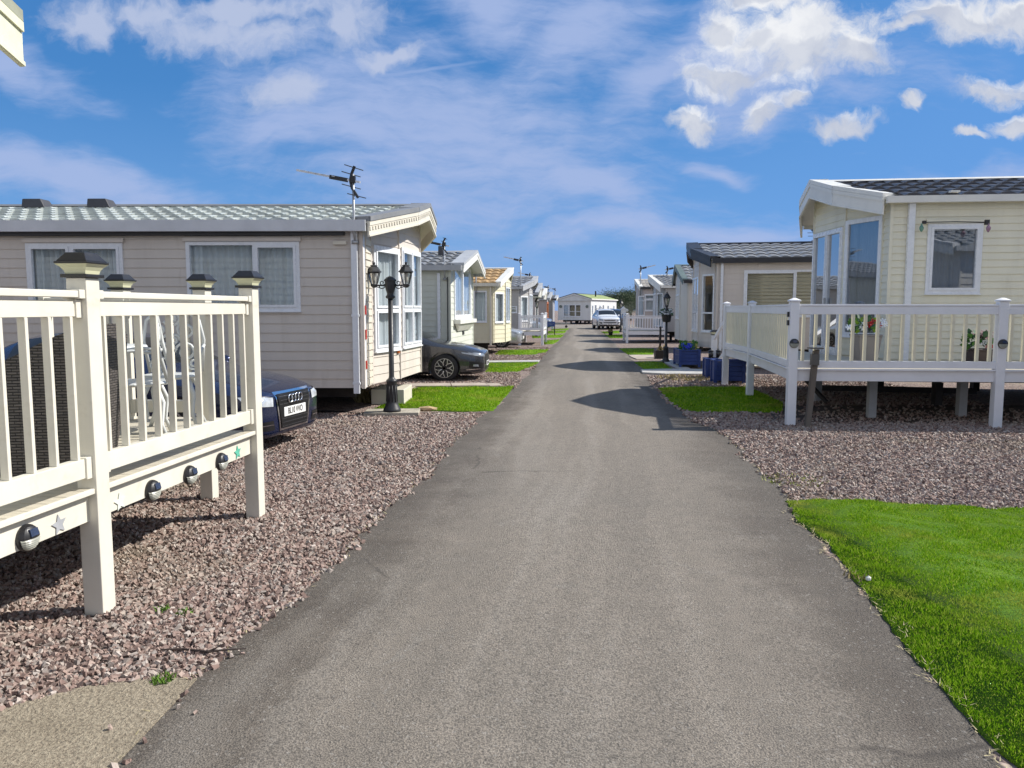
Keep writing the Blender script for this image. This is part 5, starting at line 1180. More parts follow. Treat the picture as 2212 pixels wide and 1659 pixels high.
b = MB(); AU.patch(b, [(-.70, .215), (.70, .215), (.72, .255), (-.72, .255)], off=.012, n=16, m=2); b.build('front_lip', AU.pm, AU.root, smooth=True)

# dark grey hatchback
FO = car('dark grey hatchback with black multi spoke alloys, nose out beside the first caravan', (-.60, 18.62), R(-4), paint('graphite', (.048, .050, .058), .5), HATCH, rimm=ALLOY, sc=.97, wheel_r=.335, axles=(-.95, -3.5), plate=(.42, 'YD23 KXA'))
b = MB(); FO.patch(b, [(-.40, .40), (.40, .40), (.50, .64), (-.50, .64)], off=.008, n=10, m=6); b.build('grille', GRILL, FO.root)
lamp_pair(FO, 'headlight', [(.48, .58), (.80, .63), (.83, .71), (.50, .655)], HLG)
for s in (-1, 1):
    b = MB(); FO.patch(b, [(-.10, .612), (-.52, .69), (-.54, .722), (-.12, .662)], (0, -s, 0), .005, 10, 3); b.build('headlight', HLG, FO.root, smooth=True)
    b = MB(); FO.patch(b, [(-.10, .30), (-.36, .34), (-.34, .50), (-.12, .46)], (0, -s, 0), .005, 6, 4); b.build('fog_lamp_recess', GRILL, FO.root)
    b = MB(); FO.patch(b, [(-.10, .305), (-.42, .29), (-.42, .305), (-.10, .325)], (0, -s, 0), .012, 6, 1); b.build('chrome_strip', CHROME, FO.root)
    b = MB(); FO.patch(b, [(-.13, .365), (-.26, .38), (-.25, .43), (-.14, .42)], (0, -s, 0), .011, 3, 2); b.build('fog_lamp', HLG, FO.root)
lamp_pair(FO, 'fog_lamp_recess', [(.55, .31), (.76, .33), (.76, .47), (.58, .45)], GRILL)
b = MB(); FO.patch(b, [(-.42, .28), (.42, .28), (.42, .36), (-.42, .36)], off=.008, n=8, m=2); b.build('lower_intake', GRILL, FO.root); b = MB(); FO.patch(b, [(-.66, .235), (.66, .235), (.66, .25), (-.66, .25)], off=.014, n=12, m=1); b.build('front_lip', CHROME, FO.root)

def simple_front(X, zg=(.52, .64), zh=(.58, .69), zl=(.28, .36), wg=.36):
    b = MB(); X.patch(b, [(-wg * .9, zg[0]), (wg * .9, zg[0]), (wg, zg[1]), (-wg, zg[1])], off=.008, n=8, m=4); b.build('grille', GRILL, X.root)
    lamp_pair(X, 'headlight', [(.44, zh[0]), (.78, zh[0] + .03), (.80, zh[1] + .01), (.47, zh[1] - .02)], HLG)
    b = MB(); X.patch(b, [(-.55, zl[0]), (.55, zl[0]), (.6, zl[1]), (-.6, zl[1])], off=.008, n=10, m=2); b.build('lower_intake', GRILL, X.root)
    for s in (-1, 1):
        b = MB(); X.patch(b, [(-.12, zh[0] + .01), (-.46, zh[0] + .08), (-.48, zh[1] + .06), (-.14, zh[1] - .01)], (0, -s, 0), .005, 6, 3)
        if b.v: b.build('headlight', HLG, X.root, smooth=True)
SI = car('silver car nosing out between the tan roofed caravan and the small white decking', (.50, 34.0), R(-6), paint('silver', (.52, .54, .56), .6), HATCH, plate=(.45, '')); simple_front(SI)
WS = car('pale blue car whose windscreen shows above the small white decking', (2.0, 50.8), R(-5), paint('pale_blue', (.36, .44, .52), .5), HATCH, sc=1.06); simple_front(WS)
BL = car('silver blue car behind the blue sign', (3.02, 58.6), R(-8), paint('blue_silver', (.16, .22, .40), .5), SUVS, 'suv', .35, (-.92, -3.6)); simple_front(BL, (.66, .80), (.72, .86), (.38, .50))
# white SUV
hd = math.atan2(-61.4, -7.2) + R(9)
SU = car('white off roader parked facing the viewer at the far end of the lane', (7.98, 62.8), hd, paint('white', (.72, .74, .77), .0), SUVS, 'suv', .36, (-.92, -3.62), plate=(.46, 'OF13 WJF'))
b = MB(); SU.patch(b, [(-.40, .70), (.40, .70), (.50, .80), (-.50, .80)], off=.008, n=10, m=4); b.build('grille', GRILL, SU.root); b = MB(); SU.patch(b, [(-.46, .755), (.46, .755), (.48, .78), (-.48, .78)], off=.014, n=10, m=1); b.build('grille_bar', CHROME, SU.root)
lamp_pair(SU, 'headlight', [(.55, .72), (.82, .74), (.86, .88), (.56, .85)], HLG)
b = MB(); SU.patch(b, [(-.52, .53), (.52, .53), (.54, .61), (-.54, .61)], off=.008, n=10, m=2); b.build('lower_intake', GRILL, SU.root); lamp_pair(SU, 'fog_lamp', [(.62, .48), (.82, .52), (.84, .62), (.62, .60)], GRILL)
b = MB(); SU.patch(b, [(-.86, .27), (.86, .27), (.86, .42), (-.86, .42)], off=.010, n=20, m=3); b.build('bumper', BLACKP, SU.root)
b = MB()
for s in (-1, 1): b.bar((-2.1, s * .62, 1.73), (-3.9, s * .60, 1.73), .04, .03)
b.build('roof_rail', STEEL, SU.root); hh = SU.hit(0, .80, off=.02); MB().lathe([(.001, 0), (.05, 0), (.05, .012), (.001, .013)], 16, (hh.x, 0, .79), 0, 'x').build('emblem', CHROME, SU.root)
DC = car('dark navy car half hidden behind the white off roader', (9.0, 65.0), hd, paint('dark_navy', (.02, .025, .06), .4), SUVS, 'suv', .35, (-.92, -3.62)); simple_front(DC, (.66, .80), (.72, .86), (.38, .50))
# ================================================================== STREET LAMPS, PLANTERS, SIGN, TREE
IRON = mat('black_iron', (.022, .023, .026), .45, var=.15, vs=8); LGL = glass_mat('lantern_glass', (.80, .80, .78), .08); BULB = mat('bulb_white', (.75, .74, .68), .3)
def lantern(par, loc, s=1.0):
    b = MB(); n = 6; r0 = R(30)
    b.lathe([(.025, 0), (.045, .02), (.06, .035), (.065, .06), (.058, .075)], n, (0, 0, 0), 0, 'z', r0)
    b.lathe([(.105, .305), (.135, .315), (.135, .328), (.115, .35), (.075, .425), (.05, .432), (.068, .440), (.062, .455), (.02, .470), (.022, .490), (.028, .503), (.018, .518), (.003, .525)], n, (0, 0, 0), 0, 'z', r0)
    for k in range(n):
        t = r0 + 2 * math.pi * k / n; b.bar((.056 * math.cos(t), .056 * math.sin(t), .07), (.108 * math.cos(t), .108 * math.sin(t), .312), .011, .011)
    b.lathe([(.101, .296), (.110, .296), (.112, .306), (.103, .306)], n, (0, 0, 0), 0, 'z', r0)
    o = b.build('lantern', IRON, par, loc=loc); o.scale = (s, s, s)
    g_ = MB(); vs = []
    for r, z in ((.052, .075), (.102, .300)): vs += [(r * math.cos(r0 + 2 * math.pi * k / n), r * math.sin(r0 + 2 * math.pi * k / n), z) for k in range(n)]
    g_.add(vs, [(k, (k + 1) % n, n + (k + 1) % n, n + k) for k in range(n)]); g_.build('pane', LGL, o)
    MB().lathe([(.012, .30), (.03, .28), (.034, .20), (.03, .14), (.012, .11)], 10).build('bulb', BULB, o, smooth=True); return o
def column(par, h, r=.042, base=.14, zc=.55):
    b = MB(); b.lathe([(base, 0), (base, .03), (base * .94, .05), (base * .74, .11), (base * .66, .14), (base * .64, .15), (base * .56, zc - .06), (base * .62, zc - .045), (base * .62, zc - .015), (base * .48, zc), (r * 1.15, zc + .02), (r, zc + .05), (r * .92, h)], 20)
    for k in range(10):
        t = 2 * math.pi * k / 10; q = base * .64; b.bar((q * math.cos(t), q * math.sin(t), .17), (q * .88 * math.cos(t), q * .88 * math.sin(t), zc - .10), .014, .014)
    return b.build('column', IRON, par, smooth=True, bevel=0)
def lamp_twin(label, loc, rz):
    r = thing('street_lamp', label, 'street lamp', loc, rz); column(r, 1.93)
    b = MB(); b.lathe([(.045, 1.90), (.075, 1.915), (.078, 1.94), (.055, 1.965), (.052, 1.99), (.075, 2.06), (.085, 2.12), (.088, 2.19), (.10, 2.20), (.10, 2.215), (.06, 2.255), (.02, 2.275), (.005, 2.28)], 10); b.build('hub', IRON, r)
    for s in (-1, 1):
        a = MB(); a.bar((s * .07, 0, 2.125), (s * .25, 0, 2.125), .026, .026, up=(0, 1, 0)); scroll(a, (s * .125, 0, 2.168), (s, 0, 0), (0, 0, 1), .045, 1.1, .008, 3.6, 1); a.tube([(s * .08, 0, 2.11), (s * .10, 0, 2.082), (s * .135, 0, 2.07), (s * .165, 0, 2.085), (s * .175, 0, 2.115)], .009, 6); a.tube([(s * .165, 0, 2.085), (s * .21, 0, 2.10), (s * .25, 0, 2.10)], .008, 6)
        a.build('arm', IRON, r, smooth=True); ln_ = lantern(r, (s * .255, 0, 2.085), .92); ln_.scale = (.92, .92, .82)
    r.scale = (1, 1, .94); return r
g_ = gr(847, 889, .065); SLB = thing('paving_slab', 'square concrete slab under the twin lamp post', 'paving slab', (g_.x, g_.y, 0), R(4))
MB().box(-.44, .43, -.15, .36, -.02, .068).build('slab', CONC, SLB, bevel=.012)
lamp_twin('black twin lantern lamp post standing on a concrete slab', (g_.x, g_.y, .069), R(-4))
b = MB(); b.tube([(g_.x - .40, g_.y + .0, .06), (g_.x - .55, g_.y + .05, .02), (g_.x - .9, g_.y + .35, .02), (g_.x - 1.5, g_.y + .45, .02), (g_.x - 2.4, g_.y + .2, .02)], .012, 6); tag(b.build('cable', BLACKP), 'thin cable trailing over gravel from the lamp slab', 'cable')
tag(MB().blob((gr(925, 887, 0).x, gr(925, 887, 0).y, .03), (.20, .09, .05), 0, .15).build('stone', mat('sandstone', (.42, .30, .17), .9, var=.2, vs=9, bump=.5)), 'tan stone at the front edge of the first lawn', 'stone')
# single lamp with a hanging basket
g_ = gr(1438, 783); LR = thing('street_lamp', 'black single lantern lamp post beside the blue trough', 'street lamp', (g_.x, g_.y, 0)); column(LR, 1.66, .04, .13, .50)
b = MB(); b.lathe([(.045, 1.63), (.065, 1.645), (.05, 1.69), (.03, 1.76)], 10); b.build('hub', IRON, LR); lantern(LR, (0, 0, 1.74), .95)
HB = thing('hanging_basket', 'dark basket of white flowers on the single lamp post', 'hanging basket', (g_.x, g_.y, 1.28)); b = MB(); b.lathe([(.10, 0), (.13, .02), (.16, .20), (.165, .24), (.14, .24)], 14); b.build('basket', BLACKP, HB)
b = MB(); flowers(b, (0, 0, .30), 30, .15, .045, 0, random.Random(5)); b.build('flowers', WHF, HB, recalc=False); b = MB(); leaves(b, (0, 0, .28), 60, .17, .08, .2, 0, random.Random(6)); b.build('foliage', LEAFD, HB, recalc=False)
def lamp_small(label, p, h=2.0, s=1.2):
    r = thing('street_lamp', label, 'street lamp', (p.x, p.y, 0)); column(r, h - .38, .045, .13, .45); lantern(r, (0, 0, h - .42), s); return r
lamp_small('small dark lantern post behind the left small decking', at(1160, 681, 47.0), 2.15, 1.3)
lamp_small('dark lantern post beside the white off roader', gr(1341, 717.5), 2.1, 1.3)

# blue planters
BLUE = mat('blue_painted_wood', (.018, .045, .19), .55, var=.12, vs=5, dirt=.2); SOIL = mat('soil', (.05, .035, .025), .95)
def trough(label, loc, rz, sx, sy, h, planks=True, bloom=None):
    o = thing('planter', label, 'planter', loc, rz, 'blue painted wooden planters'); b = MB(); z = .07; n = 4; hh = (h - z - .035) / n
    for k in range(n):
        z0 = z + k * hh; b.box(-sx / 2, sx / 2, -sy / 2, -sy / 2 + .025, z0, z0 + hh - .006); b.box(-sx / 2, sx / 2, sy / 2 - .025, sy / 2, z0, z0 + hh - .006); b.box(-sx / 2, -sx / 2 + .025, -sy / 2 + .026, sy / 2 - .026, z0, z0 + hh - .006); b.box(sx / 2 - .025, sx / 2, -sy / 2 + .026, sy / 2 - .026, z0, z0 + hh - .006)
    b.build('side_board', BLUE, o, bevel=.003); me = None
    for x in (-1, 1):
        for y in (-1, 1):
            if me is None: me = MB().box(-.035, .035, -.035, .035, 0, h - .036).build('leg', BLUE, o, bevel=.004); q = me
            else: q = copy_obj(me, o)
            q.location = (x * (sx / 2 - .01), y * (sy / 2 - .01), 0)
    b = MB(); b.box(-sx / 2 - .03, sx / 2 + .03, -sy / 2 - .03, -sy / 2 + .05, h - .035, h); b.box(-sx / 2 - .03, sx / 2 + .03, sy / 2 - .05, sy / 2 + .03, h - .035, h); b.box(-sx / 2 - .03, -sx / 2 + .05, -sy / 2 + .051, sy / 2 - .051, h - .035, h); b.box(sx / 2 - .05, sx / 2 + .03, -sy / 2 + .051, sy / 2 - .051, h - .035, h); b.build('top_rim', BLUE, o, bevel=.004)
    MB().box(-sx / 2 + .03, sx / 2 - .03, -sy / 2 + .03, sy / 2 - .03, h - .09, h - .05).build('soil', SOIL, o)
    if bloom:
        rs = random.Random(3); b = MB(); flowers(b, (-.02, -sy * .25, h + .06), 16, .16, .055, 0, rs); b.build('flowers', BLF, o, recalc=False); b = MB(); flowers(b, (.1, -sy * .15, h + .03), 9, .16, .045, 0, rs); flowers(b, (0, .2, h + .05), 8, .2, .045, 0, rs); b.build('flowers', YEF, o, recalc=False); b = MB(); leaves(b, (.05, .1, h), 70, .25, .14, .6, 0, rs); leaves(b, (-.05, -.25, h), 40, .2, .12, .6, 0, rs); b.build('foliage', LEAF, o, recalc=False)
    return o
trough('long blue wooden planter full of blue flowers beside the single lamp post', (5.16, 22.7, .03), R(-5), .56, 1.35, .50, bloom=True)
trough('square blue wooden tub just beyond the decking corner post, two glass lanterns on it', (4.98, 18.85, 0), R(-5), .46, .46, .50)
trough('blue wooden tub partly behind the white decking posts', (4.96, 17.62, 0), R(-5), .66, .46, .54)
def glass_lantern(label, loc):
    o = thing('glass_lantern', label, 'lantern', loc, 0, 'glass lanterns on the blue tub'); b = MB(); b.lathe([(.06, 0), (.065, .015), (.06, .02)], 12); b.lathe([(.07, .16), (.075, .17), (.03, .20), (.01, .22)], 12); b.build('frame', BLACKP, o); MB().lathe([(.055, .02), (.06, .10), (.058, .16)], 12).build('glass', CARG, o, smooth=True)
glass_lantern('black glass lantern on the square blue tub, left one', (4.88, 18.85, .50)); glass_lantern('black glass lantern on the square blue tub, right one', (5.08, 18.9, .50))
# black tub with a post
g_ = gr(1422, 775); o = thing('planter', 'square black tub with a dark post standing in it', 'planter', (g_.x + .1, g_.y + .18, .0)); b = MB(); b.hexa([(-.17, -.17, 0), (.17, -.17, 0), (.17, .17, 0), (-.17, .17, 0), (-.20, -.20, .28), (.20, -.20, .28), (.20, .20, .28), (-.20, .20, .28)]); b.build('tub', mat('black_tub', (.03, .028, .025), .7, var=.2), o); MB().box(-.04, .02, -.03, .03, .27, 1.10).build('post', mat('dark_post', (.035, .03, .028), .8), o); b = MB(); leaves(b, (.08, 0, .30), 24, .13, .12, .6); b.build('foliage', DRY, o, recalc=False)
# blue sign
g_ = gr(1190, 722.8); o = thing('sign', 'blue two legged sign standing on the lawn in the left row', 'sign', (g_.x, g_.y, 0), R(-3)); SB = mat('sign_blue', (.03, .06, .27), .4)
MB().box(-.27, .27, -.015, .015, .53, .86).build('board', SB, o, bevel=.004); me = None
for x in (-.22, .24):
    if me is None: me = MB().box(-.03, .03, -.016, .05, -.02, .529).build('leg', BLACKP, o); q = me
    else: q = copy_obj(me, o)
    q.location = (x, 0, 0)
b = MB(); rs = random.Random(2)
for z, n in ((.745, 11), (.655, 9)):
    x = -n * .0175
    for k in range(n):
        hgt = rs.choice((.03, .04, .04)); b.box(x, x + .008, -.0185, -.0155, z - .018, z - .018 + hgt); 
        if rs.random() < .6: b.box(x + .008, x + .022, -.0185, -.0155, z - .018, z - .009)
        x += .035
b.build('lettering', mat('sign_grey', (.5, .52, .58), .5), o); MB().box(.02, .16, .02, .10, .38, .525).build('paper_box', mat('pale_paper', (.55, .62, .72), .6), o)
# far garden ornaments
p = at(1297, 668, 66); o = thing('garden_windmill', 'white spinner on a stake above the white off roader', 'windmill', (p.x, 66, 0)); MB().tube([(0, 0, 0), (0, 0, 1.72)], .02, 6).build('stake', STEEL, o); b = MB(); c = Vector((0, -.03, 1.72)); b.torus((0, -.03, 1.72), .10, .022, 'y', 16, 6)
for k in range(8): t = k * .785; b.bar(c + Vector((.09 * math.cos(t), 0, .09 * math.sin(t))), c + Vector((.20 * math.cos(t), 0, .20 * math.sin(t))), .05, .02, up=(0, 1, 0))
b.build('blade', UPVC, o)
for x, y0, w, h, lab in ((1346.5, 678, .28, .34, 'white little house ornament above the far right decking'),):
    p = at(x, 676, 47); o = thing('bird_house', lab, 'bird house', (p.x, 47, 0)); MB().tube([(0, 0, 0), (0, 0, 1.38)], .03, 6).build('pole', UPVC, o); b = MB(); b.box(-w / 2, w / 2, -.12, .12, 1.38, 1.66); b.add([(-w * .65, -.16, 1.66), (w * .65, -.16, 1.66), (0, -.16, 1.84), (-w * .65, .16, 1.66), (w * .65, .16, 1.66), (0, .16, 1.84)], ((0, 1, 2), (5, 4, 3), (0, 2, 5, 3), (1, 4, 5, 2), (0, 3, 4, 1))); b.build('house', UPVC, o)
p = at(1353, 672, 47.5); o = thing('garden_globe', 'white globe lamp beside the bird house', 'globe lamp', (p.x, 47.5, 0)); MB().tube([(0, 0, 0), (0, 0, 1.48)], .025, 6).build('pole', STEEL, o); MB().lathe([(.02, -.13), (.10, -.09), (.14, 0), (.10, .09), (.02, .13)], 12, (0, 0, 1.58)).build('globe', BULB, o, smooth=True)
g_ = gr(1319, 725); o = thing('flower_pot', 'small dark tub with a pale plant on the shaded lawn by the white car', 'flower pot', (g_.x, g_.y, 0), 0, 'planted pots'); b = MB(); b.lathe([(.10, 0), (.15, .22), (.16, .24)], 12); b.build('pot', BLACKP, o); b = MB(); leaves(b, (0, 0, .25), 30, .1, .14, .6); b.build('foliage', DRY, o, recalc=False)
# ---- the tree behind, right of the end caravan
def tree(label, loc, h, rad, nleaf, seed, flat=.6, lm=None):
    rs = random.Random(seed); o = thing('tree', label, 'tree', loc, 0, 'trees beyond the caravans'); b = MB(); hub = h * .35; b.tube([(0, 0, -.1), (.1, 0, hub * .6), (0, .1, hub)], [rad * .07, rad * .055, rad * .05], 8); cl = []
    for k in range(16):
        a = rs.uniform(0, 6.28); q = rs.uniform(.25, .95); e = Vector((math.cos(a) * rad * q, math.sin(a) * rad * q, hub + (h - hub) * (rs.uniform(.15, 1) * (1.08 - q * .55)))); b.tube([(0, .1, hub * rs.uniform(.6, 1)), e * .5 + Vector((0, 0, hub * .3)), e], [rad * .035, rad * .02, rad * .008], 6); cl.append(e)
    b.build('trunk', mat('bark', (.10, .075, .055), .95, var=.25, vs=6, bump=.5), o)
    n = nleaf; C = np.array([cl[rs.randrange(len(cl))] for _ in range(n)]); rg = np.random.default_rng(seed); P = C + rg.normal(size=(n, 3)) * rad * np.array([.26, .26, .17]); sz = h * .016 * rg.uniform(.6, 1.4, n)
    d = rg.normal(size=(n, 3)); d /= np.linalg.norm(d, axis=1)[:, None]; e = rg.normal(size=(n, 3)); s = np.cross(d, e); s /= np.linalg.norm(s, axis=1)[:, None]
    V = np.stack((P, P + d * sz[:, None] + s * sz[:, None] * .45, P + d * sz[:, None] * 2, P + d * sz[:, None] - s * sz[:, None] * .45), 1).reshape(-1, 3)
    me = bpy.data.meshes.new('crown'); me.vertices.add(4 * n); me.vertices.foreach_set('co', V.astype(np.float32).ravel()); me.loops.add(4 * n); me.loops.foreach_set('vertex_index', np.arange(4 * n, dtype=np.int32)); me.polygons.add(n); me.polygons.foreach_set('loop_start', np.arange(0, 4 * n, 4, dtype=np.int32)); me.polygons.foreach_set('loop_total', np.full(n, 4, np.int32)); me.update(calc_edges=True)
    me.materials.append(lm or CROWN); c = bpy.data.objects.new('crown', me); COL.objects.link(c); c.parent = o; return o
CROWN = mat('crown_leaf', (.045, .085, .025), .6, var=.35, vs=.8, island=.8)
p = at(1335, 660, 106); tree('bushy dark green tree beyond the end caravan', (p.x, 106, 0), 4.0, 2.6, 22000, 4)
p = at(1362, 660, 110); tree('taller dark green tree by the farthest right caravan', (p.x, 110, 0), 4.6, 2.8, 22000, 9)
p = at(1348, 660, 100); tree('low grey green shrub in front of the dark trees', (p.x, 100, 0), 2.4, 2.0, 5000, 14, lm=mat('crown_grey', (.16, .20, .14), .6, var=.3, vs=1, island=.6))
# ================================================================== SKY, SUN, CAMERA
SUN_AZ, SUN_EL = 13.0, 41.0                 # degrees forward of +X, above the horizon
wd = bpy.data.worlds.new('World'); SC.world = wd; wd.use_nodes = True; nt = wd.node_tree; nt.nodes.clear()
out = nd(nt, 'ShaderNodeOutputWorld'); bg = nd(nt, 'ShaderNodeBackground'); nt.links.new(bg.outputs[0], out.inputs[0]); bg.inputs[1].default_value = SKY_S
sk = nd(nt, 'ShaderNodeTexSky'); sk.sky_type = 'NISHITA'; sk.sun_disc = False; sk.sun_elevation = R(SUN_EL); sk.sun_rotation = R(90 - SUN_AZ); sk.altitude = 0; sk.air_density = 1.0; sk.dust_density = .35; sk.ozone_density = 2.0
hs = nd(nt, 'ShaderNodeHueSaturation'); setin(hs, Hue=SKY_H, Saturation=SKY_SAT, Value=SKY_V); nt.links.new(sk.outputs[0], hs.inputs['Color'])
tc = nd(nt, 'ShaderNodeTexCoord'); sp = nd(nt, 'ShaderNodeSeparateXYZ'); nt.links.new(tc.outputs['Generated'], sp.inputs[0]); X, Y, Z = sp.outputs
zz = mathn(nt, 'MAXIMUM', Z, 0.0)
# direction coordinates on a forward wall: u = X/Y, w = Z/Y
ya = mathn(nt, 'MAXIMUM', Y, .05); u_, w_ = mathn(nt, 'DIVIDE', X, ya), mathn(nt, 'DIVIDE', zz, ya)
cb = nd(nt, 'ShaderNodeCombineXYZ'); nt.links.new(u_, cb.inputs[0]); nt.links.new(w_, cb.inputs[1]); UW = cb.outputs[0]
def vadd(a, b):
    n = nd(nt, 'ShaderNodeVectorMath', operation='ADD')
    for i, v in enumerate((a, b)):
        if isinstance(v, tuple): n.inputs[i].default_value = v
        else: nt.links.new(v, n.inputs[i])
    return n.outputs[0]
def vscale(a, k): n = nd(nt, 'ShaderNodeVectorMath', operation='SCALE'); nt.links.new(a, n.inputs[0]); n.inputs['Scale'].default_value = k; return n.outputs[0]
def warp(v, sc, amp, det=5):
    t = nd(nt, 'ShaderNodeTexNoise'); setin(t, Scale=sc, Detail=det, Roughness=.6); nt.links.new(v, t.inputs['Vector']); return vadd(v, vscale(vadd(t.outputs['Color'], (-.5, -.5, -.5)), amp))
UWa = warp(warp(UW, 7.0, .075, 4), 24.0, .04, 7); UWb = warp(UW, 2.6, .22, 4)
def ell(v, px, py, rx, ry, rot=0.0):
    r = ray(px, py); n = nd(nt, 'ShaderNodeMapping', vector_type='TEXTURE'); n.inputs['Location'].default_value = (r[0] / r[1], r[2] / r[1], 0); n.inputs['Rotation'].default_value = (0, 0, R(rot)); n.inputs['Scale'].default_value = (rx / CF, ry / CF, 1)
    nt.links.new(v, n.inputs[0]); l = nd(nt, 'ShaderNodeVectorMath', operation='LENGTH'); nt.links.new(n.outputs[0], l.inputs[0]); return mathn(nt, 'SUBTRACT', 1.0, l.outputs['Value'])
def union(L):
    o = L[0]
    for q in L[1:]: o = mathn(nt, 'MAXIMUM', o, q)
    return o
fwd = remap(nt, Y, .0, .25)
# bright cumulus, lit from the right and above, grey underneath
CUM = [(1725, 95, 205, 85, 4), (1575, 160, 95, 36, 0), (1845, 118, 90, 52, -12), (1640, 82, 100, 52, 20), (1755, 45, 110, 42, 0), (2065, 35, 170, 50, 0), (2200, 22, 90, 44, 0), (1655, 250, 62, 36, 38), (1712, 214, 32, 24, 40), (1822, 274, 98, 30, 2), (2150, 184, 88, 34, 8), (2200, 270, 46, 27, 0), (2112, 284, 46, 14, 0), (1980, 216, 30, 16, 40), (1500, 256, 72, 34, -8), (1556, 62, 40, 52, 30), (1650, -15, 130, 34, 0), (1960, 60, 70, 22, 20)]
fine = noise(nt, UWa, 15, 12, .68)
def cumf(v): return union([ell(v, *c) for c in CUM])
cum = cumf(UWa); below = cumf(vadd(UWa, (-.006, -.024, 0)))
cumv = mathn(nt, 'ADD', cum, mathn(nt, 'MULTIPLY', mathn(nt, 'SUBTRACT', fine, .5), 2.2))
cumd = mathn(nt, 'MULTIPLY', remap(nt, cumv, -.18, .72), fwd)
# softer grey-white bank, top left
BANK = [(430, 62, 270, 56, -4), (200, 48, 120, 52, 0), (600, 74, 150, 55, 10), (745, 45, 110, 55, 20), (640, 190, 100, 46, 10), (520, 12, 340, 40, 0), (840, 112, 80, 24, 8), (330, 30, 200, 40, 0)]
bank = union([ell(UWa, *c) for c in BANK]); f2 = noise(nt, UWa, 8, 10, .62)
bankd = mathn(nt, 'MULTIPLY', remap(nt, mathn(nt, 'ADD', bank, mathn(nt, 'MULTIPLY', mathn(nt, 'SUBTRACT', f2, .5), 3.4)), -.10, .85, 0, .90), fwd)
# feathery high cloud: streaks drawn out along a shallow slope
VEIL = [(1000, 300, 480, 190, -10), (1230, 110, 230, 110, 25), (760, 290, 330, 70, -6), (180, 385, 420, 62, -9), (900, 410, 330, 80, -6), (1250, 385, 230, 60, -18), (1330, 495, 330, 46, 2), (1600, 500, 260, 50, 0), (1430, 150, 200, 50, 32), (50, 130, 200, 50, -20), (1530, 340, 80, 26, -15), (1650, 160, 330, 100, 0), (2050, 430, 300, 50, 0), (1050, 30, 260, 80, -25), (330, 440, 300, 40, -6)]
veil = union([ell(UWb, *c) for c in VEIL])
def streak(v, rot, sx, sy, sc, det, ro):
    m = nd(nt, 'ShaderNodeMapping'); m.inputs['Rotation'].default_value = (0, 0, R(rot)); m.inputs['Scale'].default_value = (sx, sy, 1); nt.links.new(v, m.inputs[0]); return noise(nt, m.outputs[0], sc, det, ro)
f3 = streak(UWb, 10, 2.2, 7.0, 1.5, 8, .62); f6 = streak(warp(UW, 7.0, .05, 4), 12, 5.0, 26.0, 1.6, 9, .66)
veilv = mathn(nt, 'ADD', mathn(nt, 'MULTIPLY', veil, .85), mathn(nt, 'ADD', mathn(nt, 'MULTIPLY', mathn(nt, 'SUBTRACT', f3, .47), 2.3), mathn(nt, 'MULTIPLY', mathn(nt, 'SUBTRACT', f6, .5), 1.25)))
veild = mathn(nt, 'MULTIPLY', remap(nt, veilv, -.22, .95, 0, .88), fwd)
TR = [(830, 162, 300, 9, 7)]
trail = mathn(nt, 'MULTIPLY', remap(nt, mathn(nt, 'ADD', union([ell(warp(UW, 8.0, .012, 4), *c) for c in TR]), mathn(nt, 'MULTIPLY', mathn(nt, 'SUBTRACT', f6, .5), .8)), .0, .8, 0, .6), fwd)
veild = mathn(nt, 'MAXIMUM', veild, trail)
# unseen clouds added behind the camera to fill shaded walls; windows reflect them too
iz = mathn(nt, 'ADD', zz, .14); cp = nd(nt, 'ShaderNodeCombineXYZ'); nt.links.new(mathn(nt, 'DIVIDE', X, iz), cp.inputs[0]); nt.links.new(mathn(nt, 'DIVIDE', Y, iz), cp.inputs[1]); f4 = noise(nt, cp.outputs[0], 1.1, 7, .6, .4)
rp_ = nd(nt, 'ShaderNodeValToRGB'); e = rp_.color_ramp.elements; nt.links.new(zz, rp_.inputs[0])
e[0].position = .0; e[0].color = (1.37 / 6, 2.47 / 6, 5.03 / 6, 1); e[1].position = .55; e[1].color = (.21 / 6, 1.0 / 6, 3.0 / 6, 1)
for p, q in ((.10, (.72, 2.0, 4.5)), (.25, (.33, 1.45, 3.7))):
    k = e.new(p); k.color = (q[0] / 6, q[1] / 6, q[2] / 6, 1)
c = mixc(nt, .85, hs.outputs[0], vscale(rp_.outputs[0], 6.0))
c = mixc(nt, mathn(nt, 'MULTIPLY', remap(nt, u_, -.15, .75, 0, .8), mathn(nt, 'MULTIPLY', fwd, remap(nt, zz, .15, .6, 1, .2))), c, (.84, 2.16, 4.8))
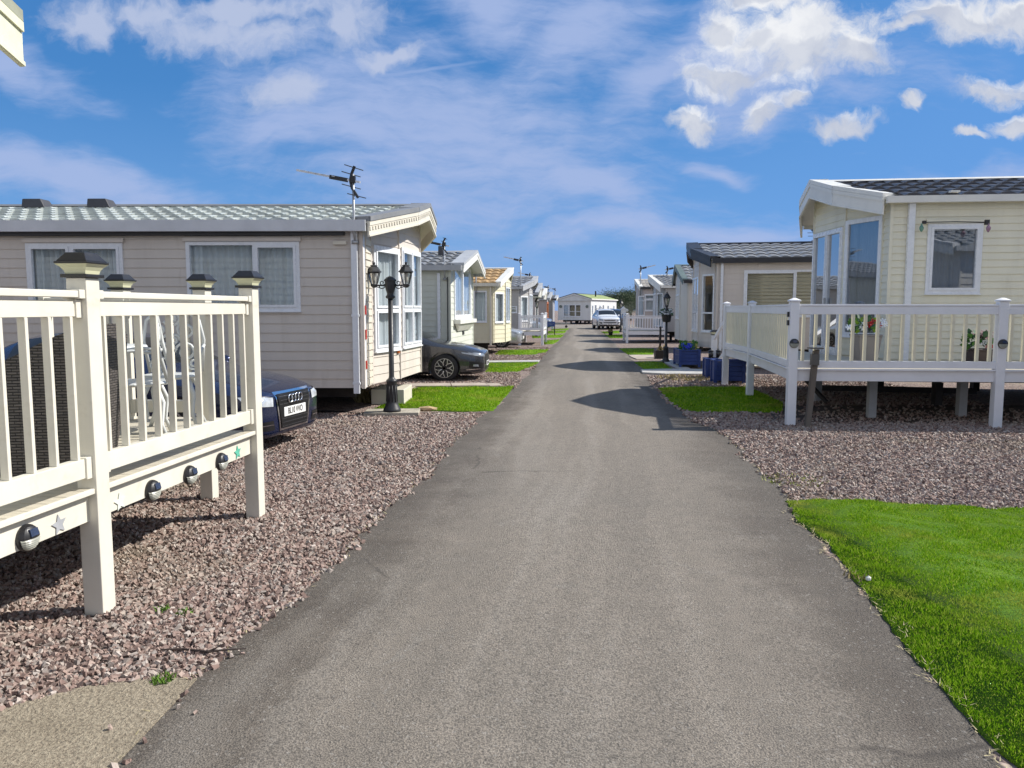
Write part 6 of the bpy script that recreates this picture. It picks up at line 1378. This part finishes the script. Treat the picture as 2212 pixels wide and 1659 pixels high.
c = mixc(nt, veild, c, VEIL_C); c = mixc(nt, bankd, c, BANK_C)
c = mixc(nt, remap(nt, Z, .42, .62, 0, .75), c, TOP_FILL_C)  # paler sky added above the view for a neutral fill
hi = remap(nt, Z, .02, .16); bk = remap(nt, Y, .12, -.25); f5 = remap(nt, f4, .36, .54, .25, 1.0)
c = mixc(nt, mathn(nt, 'MULTIPLY', mathn(nt, 'MULTIPLY', hi, bk), mathn(nt, 'MULTIPLY', f5, remap(nt, Z, .35, .75, .95, .10))), c, BACK_FILL_C)
under = remap(nt, mathn(nt, 'SUBTRACT', cum, below), .05, .45); core = remap(nt, cumv, .25, .9)
mott = remap(nt, noise(nt, UWa, 16, 8, .6), .35, .65)
shade = mathn(nt, 'ADD', mathn(nt, 'MULTIPLY', under, .60), mathn(nt, 'MULTIPLY', mathn(nt, 'SUBTRACT', 1.0, mott), .40), True)
c = mixc(nt, cumd, c, mixc(nt, shade, CUM_C, CUM_S))
nt.links.new(c, bg.inputs[0])
sun = bpy.data.lights.new('sun', 'SUN'); sun.energy = SUN_E; sun.angle = R(.53); sun.color = (1.0, .955, .88); so = bpy.data.objects.new('sun', sun); COL.objects.link(so)
dv = Vector((math.cos(R(SUN_AZ)) * math.cos(R(SUN_EL)), math.sin(R(SUN_AZ)) * math.cos(R(SUN_EL)), math.sin(R(SUN_EL)))); so.rotation_euler = dv.to_track_quat('Z', 'Y').to_euler(); so.location = (20, 5, 20)
cam = bpy.data.cameras.new('camera'); cam.sensor_width = 36; cam.lens = CF / 2212 * 36; cam.clip_start = .05; cam.clip_end = 3000
co = bpy.data.objects.new('camera', cam); COL.objects.link(co); co.location = (0, 0, CH); co.rotation_euler = (math.pi / 2 - PIT, 0, 0); SC.camera = co
SC.view_settings.view_transform = 'Standard'; SC.view_settings.look = 'None'; SC.view_settings.exposure = EXPO; SC.view_settings.gamma = 1.0; SC.view_settings.use_curve_mapping = False
SC.cycles.max_bounces = 8; SC.cycles.transparent_max_bounces = 16; SC.cycles.use_denoising = True
